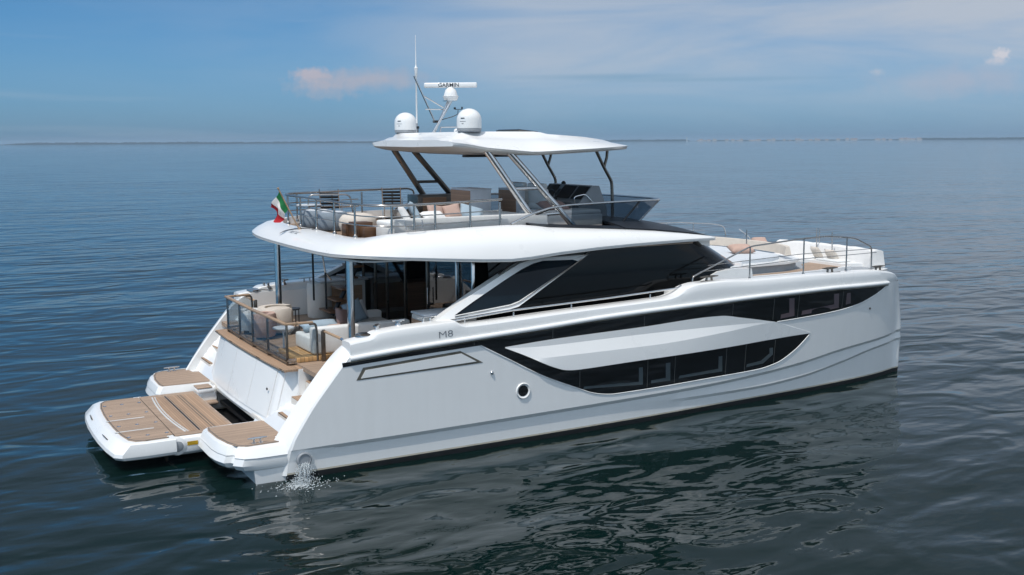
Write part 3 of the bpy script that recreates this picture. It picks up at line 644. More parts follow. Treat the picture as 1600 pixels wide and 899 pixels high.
# ---- bridge deck between the hulls and the decks
MB().box((8.6, 0, 1.15), (15.6, 4.2, 0.5), bev=0.1).build('bridge_deck', 'gelcoat', Y)
def crossbeam():
    MB().box((16.6, 0, 2.35), (1.6, 6.3, 1.2), bev=0.25, seg=4).build('bow_beam', 'gelcoat', Y)
crossbeam()
cockpit_floor = MB().box((2.85, 0, 1.90), (4.1, 7.62, 0.1)).build('cockpit_floor', 'teak', Y)
for s in (-1, 1):
    MB().box((7.6, s*3.85, 2.10), (5.6, 0.9, 0.1)).build('side_deck', 'teak', Y)
    MB().box((10.3, s*3.62, 2.55), (1.0, 0.5, 0.9), bev=0.05).build('side_steps', 'gelcoat', Y)
def foredeck():
    def outline(z, x0, ins):
        xs = [x0+(17.75-x0)*i/24 for i in range(25)]
        return [(x, -(W(x, 2.7)-ins), z) for x in xs]+[(x, (W(x, 2.7)-ins), z) for x in xs[::-1]]
    r0, r1 = outline(2.75, 10.5, 0.30), outline(3.02, 10.5, 0.30)
    MB().loft([r0, r1]).build('foredeck', 'gelcoat', Y)
    V = outline(3.024, 10.9, 0.62); V2 = outline(3.05, 10.9, 0.62); m = MB(); m.loft([V, V2]); m.build('foredeck_waterway', 'grey_nonskid', Y, 30)
    for s in (-1, 1):
        P = [(12.4, 2.62), (13.4, 2.70), (14.6, 2.62), (15.6, 2.30), (16.2, 1.55), (17.2, 1.1), (17.3, 2.3), (16.9, 2.78), (15.9, 3.05), (14.6, 3.22), (13.4, 3.28), (12.3, 3.25)]
        MB().prism([(x, s*y) for x, y in (P if s > 0 else P[::-1])], 3.05, 3.062).build('foredeck_teak', 'teak', Y, None)
        MB().prism([(x, s*y) for x, y in ([(12.2, 3.28), (13.6, 3.34), (15.2, 3.22), (16.6, 2.95), (16.6, 3.06), (15.2, 3.34), (13.6, 3.46), (12.2, 3.40)])], 3.045, 3.13).build('teak_margin', 'gelcoat', Y, 30)
foredeck()
# ---- boarding platforms with teak, one on each hull
def platform(s):
    top = [(0.45, 2.14), (-0.6, 2.14), (-1.10, 2.16), (-1.19, 2.28), (-1.19, 3.2), (-1.15, 3.52), (-1.06, 3.76), (-0.93, 3.80), (-0.90, 3.86), (-0.95, 3.98), (-0.82, 4.14), (-0.62, 4.20), (0.06, 4.22), (0.45, 4.24)]
    rings = []
    for z, ox, oy in ((0.725, 0.025, -0.025), (0.715, 0.0, 0.0), (0.60, -0.06, 0.08), (0.55, -0.075, 0.11), (0.53, -0.07, 0.095), (0.40, -0.12, 0.10), (0.30, -0.05, 0.06), (0.24, 0.10, -0.02), (0.20, 0.25, -0.12)):
        g = []
        for i, (x, y) in enumerate(top):
            k = sstep(0.2, -0.9, x) if i < 7 else sstep(-0.3, -0.95, x); ky = sstep(3.4, 4.1, y)-0.25*sstep(2.4, 2.15, y)
            g.append((x+ox*k, s*(y+oy*ky), z))
        rings.append(g)
    p = MB().loft(rings).build('boarding_platform', 'gelcoat', Y, 26)
    tk = [(0.20, 2.22), (-1.10, 2.25), (-1.14, 2.45), (-1.12, 3.10), (-1.04, 3.62), (-0.94, 3.90), (-0.76, 4.03), (-0.12, 4.02), (-0.07, 3.55), (0.30, 3.50), (0.30, 2.3)]
    MB().prism([(x, s*y) for x, y in tk], 0.727, 0.741).build('platform_teak', 'teak', p, None)
    MB().tube([(x+0.03, s*(y-0.02*(y > 3)), 0.737) for x, y in tk[1:8]], 0.012, 6).build('platform_teak_border', 'seam', p, 60)
    MB().loft([[(0.3, s*2.2, -0.35), (-0.62, s*2.2, -0.35), (-0.62, s*4.2, -0.35), (0.3, s*4.24, -0.35)], [(0.3, s*2.2, 0.28), (-0.74, s*2.2, 0.28), (-0.70, s*4.24, 0.28), (0.3, s*4.28, 0.28)]]).build('platform_bearer', 'gelcoat', p, 30)
    c = (-0.52, s*3.90, 0.741); m = MB()
    for dx in (-0.07, 0.07): m.tube([(c[0]+dx, c[1], c[2]), (c[0]+dx*0.9, c[1], c[2]+0.09)], 0.02, 8)
    m.tube([(c[0]-0.2, c[1], c[2]+0.10), (c[0]-0.1, c[1], c[2]+0.10), (c[0]+0.1, c[1], c[2]+0.10), (c[0]+0.2, c[1], c[2]+0.10)], 0.02, 8, rfn=lambda t: 0.012+0.014*math.sin(math.pi*t))
    m.lathe([(0.05, 0), (0.05, 0.008)], (c[0]-0.07, c[1], c[2]), 12).lathe([(0.05, 0), (0.05, 0.008)], (c[0]+0.07, c[1], c[2]), 12)
    m.build('cleat', 'steel', p, 50)
    MB().lathe([(0.055, 0), (0.055, 0.03), (0.03, 0.045), (0.001, 0.047)], (0.02, s*4.12, 0.727), 14).build('capstan', 'steel', p, 50)
    return p
PLAT = {s: platform(s) for s in (-1, 1)}
# ---- central bathing platform on its lift
def lift():
    L0 = MB()
    aft = [(-1.72, 2.07), (-1.72, -2.07), (-2.3, -2.08), (-2.52, -2.04), (-2.66, -1.88), (-2.73, -1.4), (-2.77, -0.7), (-2.78, 0), (-2.77, 0.7), (-2.73, 1.4), (-2.66, 1.88), (-2.52, 2.04), (-2.3, 2.08)]
    def grow(P, o, ox): return [(x-(ox if x < -2.4 else ox*0.15 if x < -1.8 else 0), y+(o if y > 0 else -o)*(1 if abs(y) > 1.8 else 0.3)) for x, y in P]
    rings = []
    for z, o, ox in ((0.572, 0.0, 0.0), (0.566, 0.05, 0.06), (0.545, 0.07, 0.10), (0.37, 0.10, 0.26), (0.30, 0.10, 0.28), (0.24, 0.07, 0.24), (0.19, -0.05, 0.05)):
        rings.append([(x, y, z) for x, y in grow(aft, o, ox)])
    lp = L0.loft(rings).build('bathing_platform', 'gelcoat', Y, 26)
    tk = [(-1.72, 1.98), (-1.72, -1.82), (-1.86, -1.82), (-1.86, -2.02), (-2.3, -2.03), (-2.50, -1.98), (-2.61, -1.80), (-2.68, -1.35), (-2.72, -0.65), (-2.73, 0), (-2.72, 0.65), (-2.68, 1.35), (-2.61, 1.80), (-2.50, 1.98), (-2.3, 2.03), (-1.86, 2.03), (-1.86, 1.98)]
    MB().prism(tk, 0.574, 0.588).build('platform_teak', 'teak', lp, None)
    MB().tube([(x+0.025, y*0.988, 0.586) for x, y in tk[3:-1]], 0.011, 6).build('platform_teak_border', 'seam', lp, 60)
    for x in (-2.60, -2.22, -1.83):
        for y in (-1.63, -0.63, 0.40, 1.42):
            MB().lathe([(0.045, 0), (0.045, 0.006), (0.03, 0.014), (0.02, 0.004), (0.001, 0.002)], (x+0.03*(abs(y) > 1), y, 0.587), 14).build('chock_socket', 'steel', lp, 50)
    for y in (-0.04, -1.10): MB().box((-2.36, y, 0.590), (0.80, 0.05, 0.008)).build('platform_strip', 'underside', lp, None)
    for y in (-0.95, 0.95): MB().box((-2.935, y, 0.485), (0.02, 0.42, 0.05), tilt=(0, R(-42)), rz=-0.06*(1 if y > 0 else -1), bev=0.01).build('grab_handle', 'dark_steel', lp)
    f = MB(); fw = [(-0.40, 2.05), (-0.40, -2.05), (-1.66, -2.05), (-1.66, 2.05)]
    f.loft([[(x, y*k, z) for x, y in fw] for z, k in ((0.570, 0.985), (0.555, 1.0), (0.50, 1.01), (0.24, 1.01), (0.18, 0.98))])
    fp = f.build('platform_leaf', 'gelcoat', lp, 30)
    MB().prism([(-0.42, 1.99), (-0.42, -1.99), (-1.70, -1.99), (-1.70, 1.99)], 0.574, 0.588).build('leaf_teak', 'teak', lp, None)
    cur = [(-1.38-0.10*(1-(y/1.75)**2), y) for y in [(-1.75+3.5*i/20) for i in range(21)]]
    MB().prism([(x, y) for x, y in cur]+[(-1.20, 1.75), (-1.20, -1.75)], 0.5885, 0.592).build('hatch_teak', 'teak_cross', lp, None)
    MB().prism([(-1.10, 1.75), (-1.10, -1.75), (-0.50, -1.75), (-0.50, 1.75)], 0.5885, 0.592).build('hatch_teak', 'teak_cross', lp, None)
    MB().box((-1.15, 0, 0.592), (0.035, 3.5, 0.006)).build('hinge_gap', 'black_plastic', lp, None)
    for x in (-0.80, -0.86): MB().box((x, 0, 0.594), (0.014, 3.4, 0.005)).build('caulk_line', 'seam', lp, None)
    MB().tube([(x, y, 0.591) for x, y in cur], 0.013, 6).tube([(x-0.06, y, 0.589) for x, y in cur], 0.020, 6).build('caulk_curve', 'underside', lp, 60)
    for s in (-1, 1):
        MB().lathe([(0.19, -0.05), (0.19, 0.09), (0.17, 0.105)], (-1.68, s*2.0, 0.385), 24, axis=(0, s, 0)).box((-1.08, s*2.045, 0.385), (1.2, 0.10, 0.32), bev=0.04).build('hinge_arm', 'gelcoat', lp, 40)
        MB().lathe([(0.11, 0.10), (0.11, 0.118), (0.095, 0.124)], (-1.68, s*2.0, 0.385), 24, axis=(0, s, 0)).build('hinge_cap', 'grey_plastic', lp, 40)
        MB().box((-1.38, s*2.097, 0.42), (0.22, 0.008, 0.085)).build('warning_plate', 'yellow', lp, None)
        MB().box((-1.05, s*2.097, 0.40), (0.16, 0.008, 0.035)).build('warning_slot', 'dark_steel', lp, None)
        # lifting arm with its small teak steps between leaf and hull
        if s < 0: continue
        m = MB().lathe([(0.20, -0.16), (0.24, -0.10), (0.24, 0.10), (0.20, 0.16)], (-0.20, s*1.55, 0.50), 22, axis=(0, 1, 0)).box((-0.25, s*1.55, 0.70), (0.42, 0.40, 0.12), bev=0.04).box((0.10, s*1.75, 0.62), (0.5, 0.16, 0.20), bev=0.06)
        m.build('lift_arm', 'gelcoat', lp, 40)
        MB().box((-0.28, s*1.55, 0.772), (0.36, 0.40, 0.03), bev=0.01).build('lift_step', 'teak', lp); MB().box((-0.16, s*1.35, 0.42), (0.30, 0.42, 0.07), bev=0.03).build('lift_step', 'teak', lp)
lift()
# dark well under the garage door
MB().box((0.62, 0, 0.25), (0.06, 4.2, 0.9)).box((0.42, 0.2, 0.30), (0.5, 3.6, 0.08)).box((0.25, 0.2, 0.05), (0.9, 3.4, 0.06)).build('garage_well', 'black_plastic', Y)
# ---- transom: garage door, ledge, teak cap and boarding steps
def transom():
    rings = []
    for z, x in ((0.72, 0.14), (0.80, 0.17), (1.2, 0.29), (1.6, 0.40), (1.86, 0.47)):
        hw = 2.80
        rings.append([(x-0.13*(1-(y/hw)**2)+0.35*max(0, (abs(y)-2.48)/0.32)**2, y, z) for y in [-hw+2*hw*i/36 for i in range(37)]]+[(1.3, hw, z), (1.3, -hw, z)])
    t = MB().loft(rings).build('transom', 'gelcoat', Y, 30)
    # garage door panels standing slightly proud
    def panel(y0, y1, z0, z1, nm, mm='gelcoat', off=0.02):
        V = []; n = 14
        xz = lin([(0.72, 0.14), (0.80, 0.17), (1.2, 0.29), (1.6, 0.40), (1.86, 0.47)])
        ring = []
        for j in range(2):
            for q in ((z0, z1)[j],):
                ring.append([(xz(q)-0.13*(1-(y/2.80)**2)+0.35*max(0, (abs(y)-2.48)/0.32)**2-off, y, q) for y in [y0+(y1-y0)*i/n for i in range(n+1)]])
        V = ring[0]+ring[1]; Fc = [[i, i+1, n+2+i, n+1+i] for i in range(n)]
        b = len(V); V = V+[(x+off+0.01, y, z) for x, y, z in V]
        e = list(range(n+1))+[2*n+1-i for i in range(n+1)]
        Fc += [[p, q, b+q, b+p] for p, q in zip(e, e[1:]+e[:1])]
        return O(nm, V, Fc, mm, t, 30)
    panel(0.46, 1.74, 0.82, 1.83, 'garage_door_panel'); panel(-1.06, 0.44, 0.82, 1.83, 'garage_door_panel'); panel(-2.36, -1.08, 0.82, 1.83, 'garage_door_panel'); panel(-2.62, -2.38, 0.90, 1.80, 'garage_hatch', 'gelcoat', 0.008)
    MB().lathe([(0.03, 0), (0.03, 0.02)], (0.22, -2.18, 1.40), 12, axis=(-1, 0, 0)).build('hatch_latch', 'black_plastic', t)
    MB().box((0.22, 0, 0.69), (0.34, 4.6, 0.14), bev=0.03).build('transom_ledge', 'gelcoat_cream', t)
    cap = [(0.40-0.08*(1-(y/2.85)**2), y) for y in [-2.85+5.7*i/20 for i in range(21)]]+[(1.05, 2.85), (1.05, -2.85)]
    MB().prism(cap, 1.86, 1.905).build('transom_cap', 'teak_cross', t, None)
    MB().tube([(x-0.004, y, 1.868) for x, y in cap[:21]], 0.014, 6).build('cap_edge', 'seam', t, 60)
    for s in (-1, 1):
        for i, (x0, z) in enumerate(((0.22, 1.03), (0.52, 1.33), (0.84, 1.63))):
            MB().box((x0+0.65, s*3.34, z-0.16), (1.3, 0.94, 0.31)).build('boarding_step', 'gelcoat_cream', t, None)
            MB().box((x0+0.18, s*3.34, z+0.008), (0.36, 0.88, 0.02)).build('step_teak', 'teak_cross', t, None)
        MB().box((1.5, s*2.83, 1.35), (1.6, 0.06, 1.1)).build('step_side', 'gelcoat', t)
transom()
# ---- glass stern rail
def stern_rail():
    r = MB(); top = [(1.18, 2.46, 2.80), (0.60, 2.43, 2.80), (0.56, 0, 2.80), (0.60, -2.40, 2.80), (1.16, -2.44, 2.80)]
    for a, b in zip(top, top[1:]):
        a, b = Vector(a), Vector(b); c = (a+b)/2; d = b-a; ang = math.atan2(d.y, d.x); r.box(c, (d.length+0.06, 0.085, 0.05), rz=ang, bev=0.015)
    rail = r.build('stern_rail', 'wood_rail', Y)
    def xg(y): return 0.60-0.04*(1-(y/2.43)**2)
    ys = [2.42, 1.20, 0.06, -1.10, -2.39]
    for y in ys:
        MB().box((xg(y)+0.02, y, 2.35), (0.05, 0.035, 0.88), bev=0.006).box((xg(y)+0.10, y, 1.94), (0.16, 0.05, 0.05), bev=0.006).build('post', 'dark_steel', rail)
    for s in (-1, 1):
        MB().tube(arc([(1.10, s*2.46, 2.77), (1.24, s*2.46, 2.77), (1.26, s*2.47, 2.6), (1.26, s*2.48, 1.92)], 5, 0.08), 0.026, 8).build('end_post', 'dark_steel', rail, 50)
        MB().box((0.93, s*2.45, 2.02), (0.66, 0.03, 0.05)).box((0.93, s*2.45, 1.96), (0.62, 0.03, 0.02)).build('bottom_rail', 'steel', rail)
        MB().box((0.93, s*2.45, 2.40), (0.60, 0.012, 0.68)).build('glass_panel', 'clear_glass', rail, None)
    for a, b in zip(ys, ys[1:]):
        y0, y1 = a-0.03, b+0.03; c = (y0+y1)/2
        MB().box(((xg(a)+xg(b))/2, c, 2.40), (0.012, y0-y1, 0.74), rz=math.atan2(-(xg(a)-xg(b)), (a-b))).build('glass_panel', 'clear_glass', rail, None)
        MB().box(((xg(a)+xg(b))/2, c, 2.01), (0.04, y0-y1+0.04, 0.05), rz=math.atan2(-(xg(a)-xg(b)), (a-b))).build('bottom_rail', 'dark_steel', rail)
    # gates that close the two boarding stairs
    for s in (-1, 1):
        g = MB().box((1.38, s*2.56, 2.26), (0.07, 0.035, 0.76), bev=0.006).box((1.34, s*2.56, 2.26), (0.03, 0.06, 0.7), bev=0.006)
        gt = g.build('gate_post', 'dark_steel', rail)
        MB().box((1.40, s*3.08, 2.60), (0.06, 1.0, 0.045), bev=0.012).build('gate_rail', 'wood_rail', rail)
        MB().tube([(1.40, s*3.58, 2.60), (1.42, s*3.74, 2.56)], 0.03, 8).build('gate_catch', 'steel', rail)
stern_rail()
for s in (-1, 1):
    MB().lathe([(0.11, 1.95), (0.11, 1.97), (0.082, 1.98), (0.082, 4.12), (0.11, 4.13), (0.11, 4.2)], (2.0, s*2.6, 0), 18).build('pillar', 'steel', Y, 50)
    # chrome mooring gear on top of the quarter
    m = MB().lathe([(0.20, 0), (0.20, 0.03), (0.17, 0.05), (0.001, 0.055)], (1.75, s*4.0, 2.69), 20).build('mooring_plate', 'steel', Y, 50)
    m2 = MB()
    for dx, dy in ((0.30, 0), (0.38, 0.12)):
        m2.tube([(1.75+dx, s*(3.98-dy), 2.69), (1.72+dx, s*(3.98-dy), 2.86)], 0.035, 8); m2.lathe([(0.06, 0), (0.06, 0.02), (0.03, 0.03)], (1.71+dx, s*(3.98-dy), 2.86), 12)
    m2.box((2.05, s*4.0, 2.70), (0.35, 0.25, 0.04), bev=0.015)
    m2.build('bollard', 'steel', Y, 50)
    m3 = MB().lathe([(0.08, 0), (0.07, 0.05), (0.04, 0.09), (0.085, 0.11), (0.085, 0.13)], (2.55, s*3.9, 2.80), 14).tube([(2.42, s*3.9, 2.93), (2.68, s*3.9, 2.93)], 0.022, 8)
    m3.build('winch', 'steel', Y, 50)
    m4 = MB()
    for dx in (-0.08, 0.08): m4.tube([(3.2+dx, s*3.9, 2.84), (3.2+dx, s*3.9, 2.93)], 0.025, 8)
    m4.tube([(2.98, s*3.9, 2.94), (3.42, s*3.9, 2.95)], 0.022, 8, rfn=lambda t: 0.01+0.016*math.sin(math.pi*t)); m4.build('cleat', 'steel', Y, 50)
    for (x, z) in ((10.70, 3.225), (14.92, 3.15), (17.1, 3.03)):
        yy = s*(W(x, 2.75)-0.33); m = MB()
        for dx in (-0.09, 0.09): m.tube([(x+dx, yy, z-0.02), (x+dx*0.8, yy, z+0.10)], 0.028, 8)
        m.tube([(x-0.28, yy, z+0.11), (x-0.1, yy, z+0.11), (x+0.1, yy, z+0.11), (x+0.28, yy, z+0.11)], 0.02, 8, rfn=lambda t: 0.012+0.02*math.sin(math.pi*t))
        m.box((x, yy-0.06, z), (0.62, 0.05, 0.02), bev=0.006)
        m.build('cleat', 'dark_steel', Y, 50)
bpy.context.view_layer.update()
for s in (-1, 1):
    t = text_obj('model_letters', 'M8', 0.205, frame((3.41, 0, 2.625), (-s, 0, -0.05*s), (0, -0.001, 1)), 'letter_grey', BUL[s], 0.0, 1.35, -0.002)
    for v in t.data.vertices:
        ok, p, nn, _i = BUL[s].ray_cast(Vector((v.co.x, s*6, v.co.z)), Vector((0, -s, 0)), distance=5.0)
        if ok: v.co = p+Vector((0, s*0.005, 0))
    t.data.update()

# ---- saloon: dark glass house, white quarter arches, doors and what shows behind them
def saloon():
    def ring(z, xa, hw, xc, xf, r=0.5):
        pts = [(xa, hw)]+[(xa+(xc-xa)*i/8, hw) for i in range(1, 9)]
        n = 14
        for i in range(1, n+1):
            a = math.pi/2*i/n; pts.append((xc+(xf-xc)*math.sin(a)**1.0, hw*math.cos(a)**0.62))
        P = [(x, -y, z) for x, y in pts]+[(x, y, z) for x, y in pts[::-1][1:]]
        return P
    rings = [ring(2.15, 4.95, 3.46, 11.3, 13.6), ring(3.36, 4.95, 3.46, 11.25, 13.3), ring(4.0, 4.95, 3.38, 10.65, 12.0), ring(4.2, 4.95, 3.36, 10.5, 11.7)]
    h = MB().loft(rings, closed=False).build('saloon_glazing', 'saloon_glass', Y, 40)
    # slender mullions on the glass
    for s in (-1, 1):
        MB().tube([(5.2, s*3.46, 4.12), (10.7, s*3.40, 4.12)], 0.03, 8).build('head_rail', 'dark_steel', h)
        # wooden galley unit under the arch
        MB().box((3.9, s*3.30, 2.42), (1.3, 0.62, 0.95), bev=0.03).build('cockpit_cabinet', 'gelcoat_cream', Y)
        MB().box((3.95, s*3.30, 2.925), (1.4, 0.70, 0.05), bev=0.015).build('cabinet_top', 'table_white', Y)
        MB().box((3.90, s*2.982, 2.42), (1.1, 0.02, 0.7)).box((3.236, s*3.30, 2.5), (0.02, 0.5, 0.6)).build('cabinet_front', 'wood_brown', Y)
        # arch: raked white frame round a dark quarter light
        out = [(3.33, 2.86), (4.26, 3.31), (5.27, 3.74), (5.68, 3.905), (6.0, 3.97), (6.31, 3.995), (7.56, 4.0), (7.63, 4.04), (5.40, 3.005), (5.17, 2.965), (3.48, 2.86)]
        ins = [(3.80, 2.945), (4.33, 3.195), (5.23, 3.59), (5.69, 3.78), (6.02, 3.885), (6.29, 3.93), (7.09, 3.91), (7.26, 3.86), (5.46, 3.115), (5.22, 3.06), (3.89, 2.945)]
        lean = lambda z: 4.08-(z-2.8)*0.48
        n = len(out); V = []
        for pts, dy in ((out, 0), (ins, 0), (ins, -0.16), (out, -0.22)): V += [(x, s*(lean(z)+dy), z) for x, z in pts]
        Fc = []
        for k in range(4):
            a, b = k*n, ((k+1) % 4)*n
            for i in range(n): j = (i+1) % n; Fc.append([a+i, a+j, b+j, b+i])
        ar = O('quarter_arch', V, Fc, 'gelcoat', Y, 30)
        O('quarter_glass', [(x, s*(lean(z)-0.04), z) for x, z in ins]+[(x, s*(lean(z)-0.06), z) for x, z in ins], [list(range(n)), list(range(n, 2*n))[::-1]], 'blue_glass', ar, None)
        MB().tube(arc([(x, s*(lean(z)+0.012), z) for x, z in ((3.80, 2.92), (5.21, 3.035), (5.43, 3.085), (7.34, 3.91))], 5, 0.18), 0.014, 6).build('quarter_glass_trim', 'steel', ar, 60)
        MB().tube([(5.05, s*3.7, 3.72), (5.5, s*3.7, 4.0), (5.9, s*3.7, 4.09), (7.5, s*3.62, 4.12), (9.5, s*3.5, 4.15)], 0.022, 6).build('arch_rail', 'black_metal', ar, 60)
        # side-deck handrail above the bulwark
        hr = arc([(3.62, s*4.10, 2.84), (5.1, s*4.1, 2.955), (7.7, s*4.1, 3.035), (9.75, s*4.08, 3.12), (9.86, s*4.05, 3.17)], 4, 0.15)
        h2 = MB().tube(hr, 0.024, 8).build('side_handrail', 'steel', Y, 50)
        for x, z in ((4.0, 2.78), (5.2, 2.80), (6.7, 2.86), (8.9, 2.92)): MB().tube([(x, s*4.1, z), (x, s*4.1, z+0.12)], 0.018, 8).build('stanchion', 'steel', h2, 50)
    # sliding doors
    dz0, dz1 = 1.955, 4.15; xs = 4.62
    for y in (3.3, 2.42, 1.62, 0.42, -0.90, -2.50, -3.3):
        MB().box((xs, y, (dz0+dz1)/2), (0.07, 0.055, dz1-dz0), bev=0.008).build('door_frame', 'dark_steel' if y > -2 else 'steel', Y)
    for i, (a, b) in enumerate(((3.3, 2.42), (2.42, 1.62), (1.62, 0.42), (-0.90, -2.50), (-2.5, -3.3))):
        MB().box((xs+0.01, (a+b)/2, (dz0+dz1)/2), (0.015, a-b-0.06, dz1-dz0-0.02)).build('sliding_door', 'door_glass', Y, None)
    MB().tube([(4.55, -1.05, 2.75), (4.55, -1.05, 3.15)], 0.018, 8).build('door_handle', 'steel', Y, 50)
    # interior
    MB().box((7.2, 0, 1.93), (4.9, 6.7, 0.05)).build('saloon_floor', 'wood_dark', Y)
    MB().box((9.6, 0, 3.0), (0.1, 6.6, 2.1)).build('saloon_bulkhead', 'wood_dark', Y)
    MB().box((6.2, 2.5, 2.4), (1.6, 0.8, 0.9), bev=0.03).build('galley_counter', 'wood_brown', Y)
    MB().box((7.0, -2.3, 2.25), (1.8, 0.9, 0.5), bev=0.08).box((7.0, -2.68, 2.6), (1.8, 0.2, 0.5), bev=0.08).build('saloon_sofa', 'sofa_grey', Y)
    MB().box((4.62, 0, 4.16), (0.16, 6.8, 0.14)).build('door_head', 'dark_steel', Y)
saloon()
# open stair to the upper deck, port side of the cockpit
def stair():
    sp = MB().tube([(3.35, 2.35, 2.1), (3.55, 2.35, 2.45), (4.55, 2.35, 4.15)], 0.06, 8).build('stair', 'black_metal', Y, 40)
    for i in range(7):
        MB().box((3.28+0.17*i, 2.35, 2.24+0.29*i), (0.30, 0.86, 0.045), bev=0.012).build('tread', 'wood_dark', sp)
    for x, y, z0, z1 in ((2.95, 2.62, 2.5, 4.2), (3.05, 1.95, 2.35, 3.3), (3.6, 1.9, 2.9, 4.2)):
        MB().tube([(x, y, z0), (x, y, z1)], 0.028, 8).build('stair_post', 'black_metal', sp, 50)
    MB().tube([(2.95, 2.0, 4.15), (3.05, 1.95, 3.3), (3.2, 1.93, 3.1)], 0.022, 8).build('stair_handrail', 'steel', sp, 50)
    MB().lathe([(0.34, 1.95), (0.36, 2.0), (0.36, 2.82), (0.33, 2.88), (0.001, 2.89)], (3.35, 3.25, 0), 24).build('stair_base', 'gelcoat_cream', sp, 50)
stair()

# ---- upper deck moulding: swept aft brow, sides, visor
TH = [((1.45, 0, 4.24), (2.10, 0, 4.58)), ((1.46, 1.0, 4.24), (2.10, 1.0, 4.575)), ((1.48, 2.0, 4.245), (2.11, 2.0, 4.57)), ((1.52, 2.8, 4.26), (2.14, 2.6, 4.58)), ((1.60, 3.4, 4.285), (2.22, 2.98, 4.60)),
      ((1.72, 3.78, 4.30), (2.36, 3.22, 4.64)), ((1.98, 3.94, 4.285), (2.58, 3.34, 4.68)), ((2.5, 3.99, 4.24), (3.0, 3.38, 4.71)), ((3.5, 4.01, 4.16), (3.8, 3.40, 4.735)), ((4.5, 4.02, 4.085), (4.6, 3.40, 4.755)), ((5.2, 4.02, 4.05), (5.4, 3.40, 4.765)),
      ((5.7, 4.01, 4.07), (5.85, 3.40, 4.755)), ((6.1, 3.99, 4.10), (6.2, 3.40, 4.72)), ((6.5, 3.97, 4.13), (6.55, 3.40, 4.67)), ((7.6, 3.92, 4.18), (7.6, 3.38, 4.60)), ((8.6, 3.84, 4.20), (8.6, 3.35, 4.535)), ((9.6, 3.74, 4.205), (9.6, 3.32, 4.45)), ((10.4, 3.62, 4.20), (10.4, 3.30, 4.36)), ((11.0, 3.5, 4.185), (11.0, 3.28, 4.28)), ((11.35, 3.40, 4.17), (11.33, 3.27, 4.22)), ((11.52, 3.30, 4.16), (11.5, 3.26, 4.175))]
def brow():
    path = []
    for s, seq in ((1, TH[::-1]), (-1, TH[1:])):
        for l, u in seq: path.append((Vector((l[0], s*l[1], l[2])), Vector((u[0], s*u[1], u[2]))))
    # refine
    P = []
    for (l0, u0), (l1, u1) in zip(path, path[1:]):
        for k in range(4): t = k/4; P.append((l0.lerp(l1, t), u0.lerp(u1, t)))
    P.append(path[-1]); rings = []
    for l, u in P:
        out = Vector((l.x-u.x, l.y-u.y, 0)); ln = out.length; out = out.normalized() if ln > 1e-4 else Vector((0, -1, 0))
        hgt = u.z-l.z; b = min(0.27, 0.5*ln)
        cen = Vector((max(min(u.x, 10.0), 2.6), u.y*0.55, u.z)); inn = (cen-u); inn.z = 0; inn = inn.normalized()*0.10
        unders = Vector((l.x, l.y, l.z))-out*0.25
        rings.append([Vector((unders.x, unders.y, l.z-0.05)), Vector((l.x, l.y, l.z-0.035)), Vector((l.x, l.y, l.z)), l+out*0.012+Vector((0, 0, 0.03)), l.lerp(u, 0.38)+out*b*0.62+Vector((0, 0, 0.02)), l.lerp(u, 0.70)+out*b*0.66+Vector((0, 0, 0.035)), l.lerp(u, 0.92)+out*b*0.22+Vector((0, 0, 0.015)), u, u+inn, u+inn-Vector((0, 0, 0.22))])
    V = [p for g in rings for p in g]; n = len(rings[0])
    Fc = [[i*n+j, (i+1)*n+j, (i+1)*n+j+1, i*n+j+1] for i in range(len(rings)-1) for j in range(n-1)]
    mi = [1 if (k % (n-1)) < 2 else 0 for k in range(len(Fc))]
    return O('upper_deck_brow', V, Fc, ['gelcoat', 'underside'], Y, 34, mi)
BROW = brow()
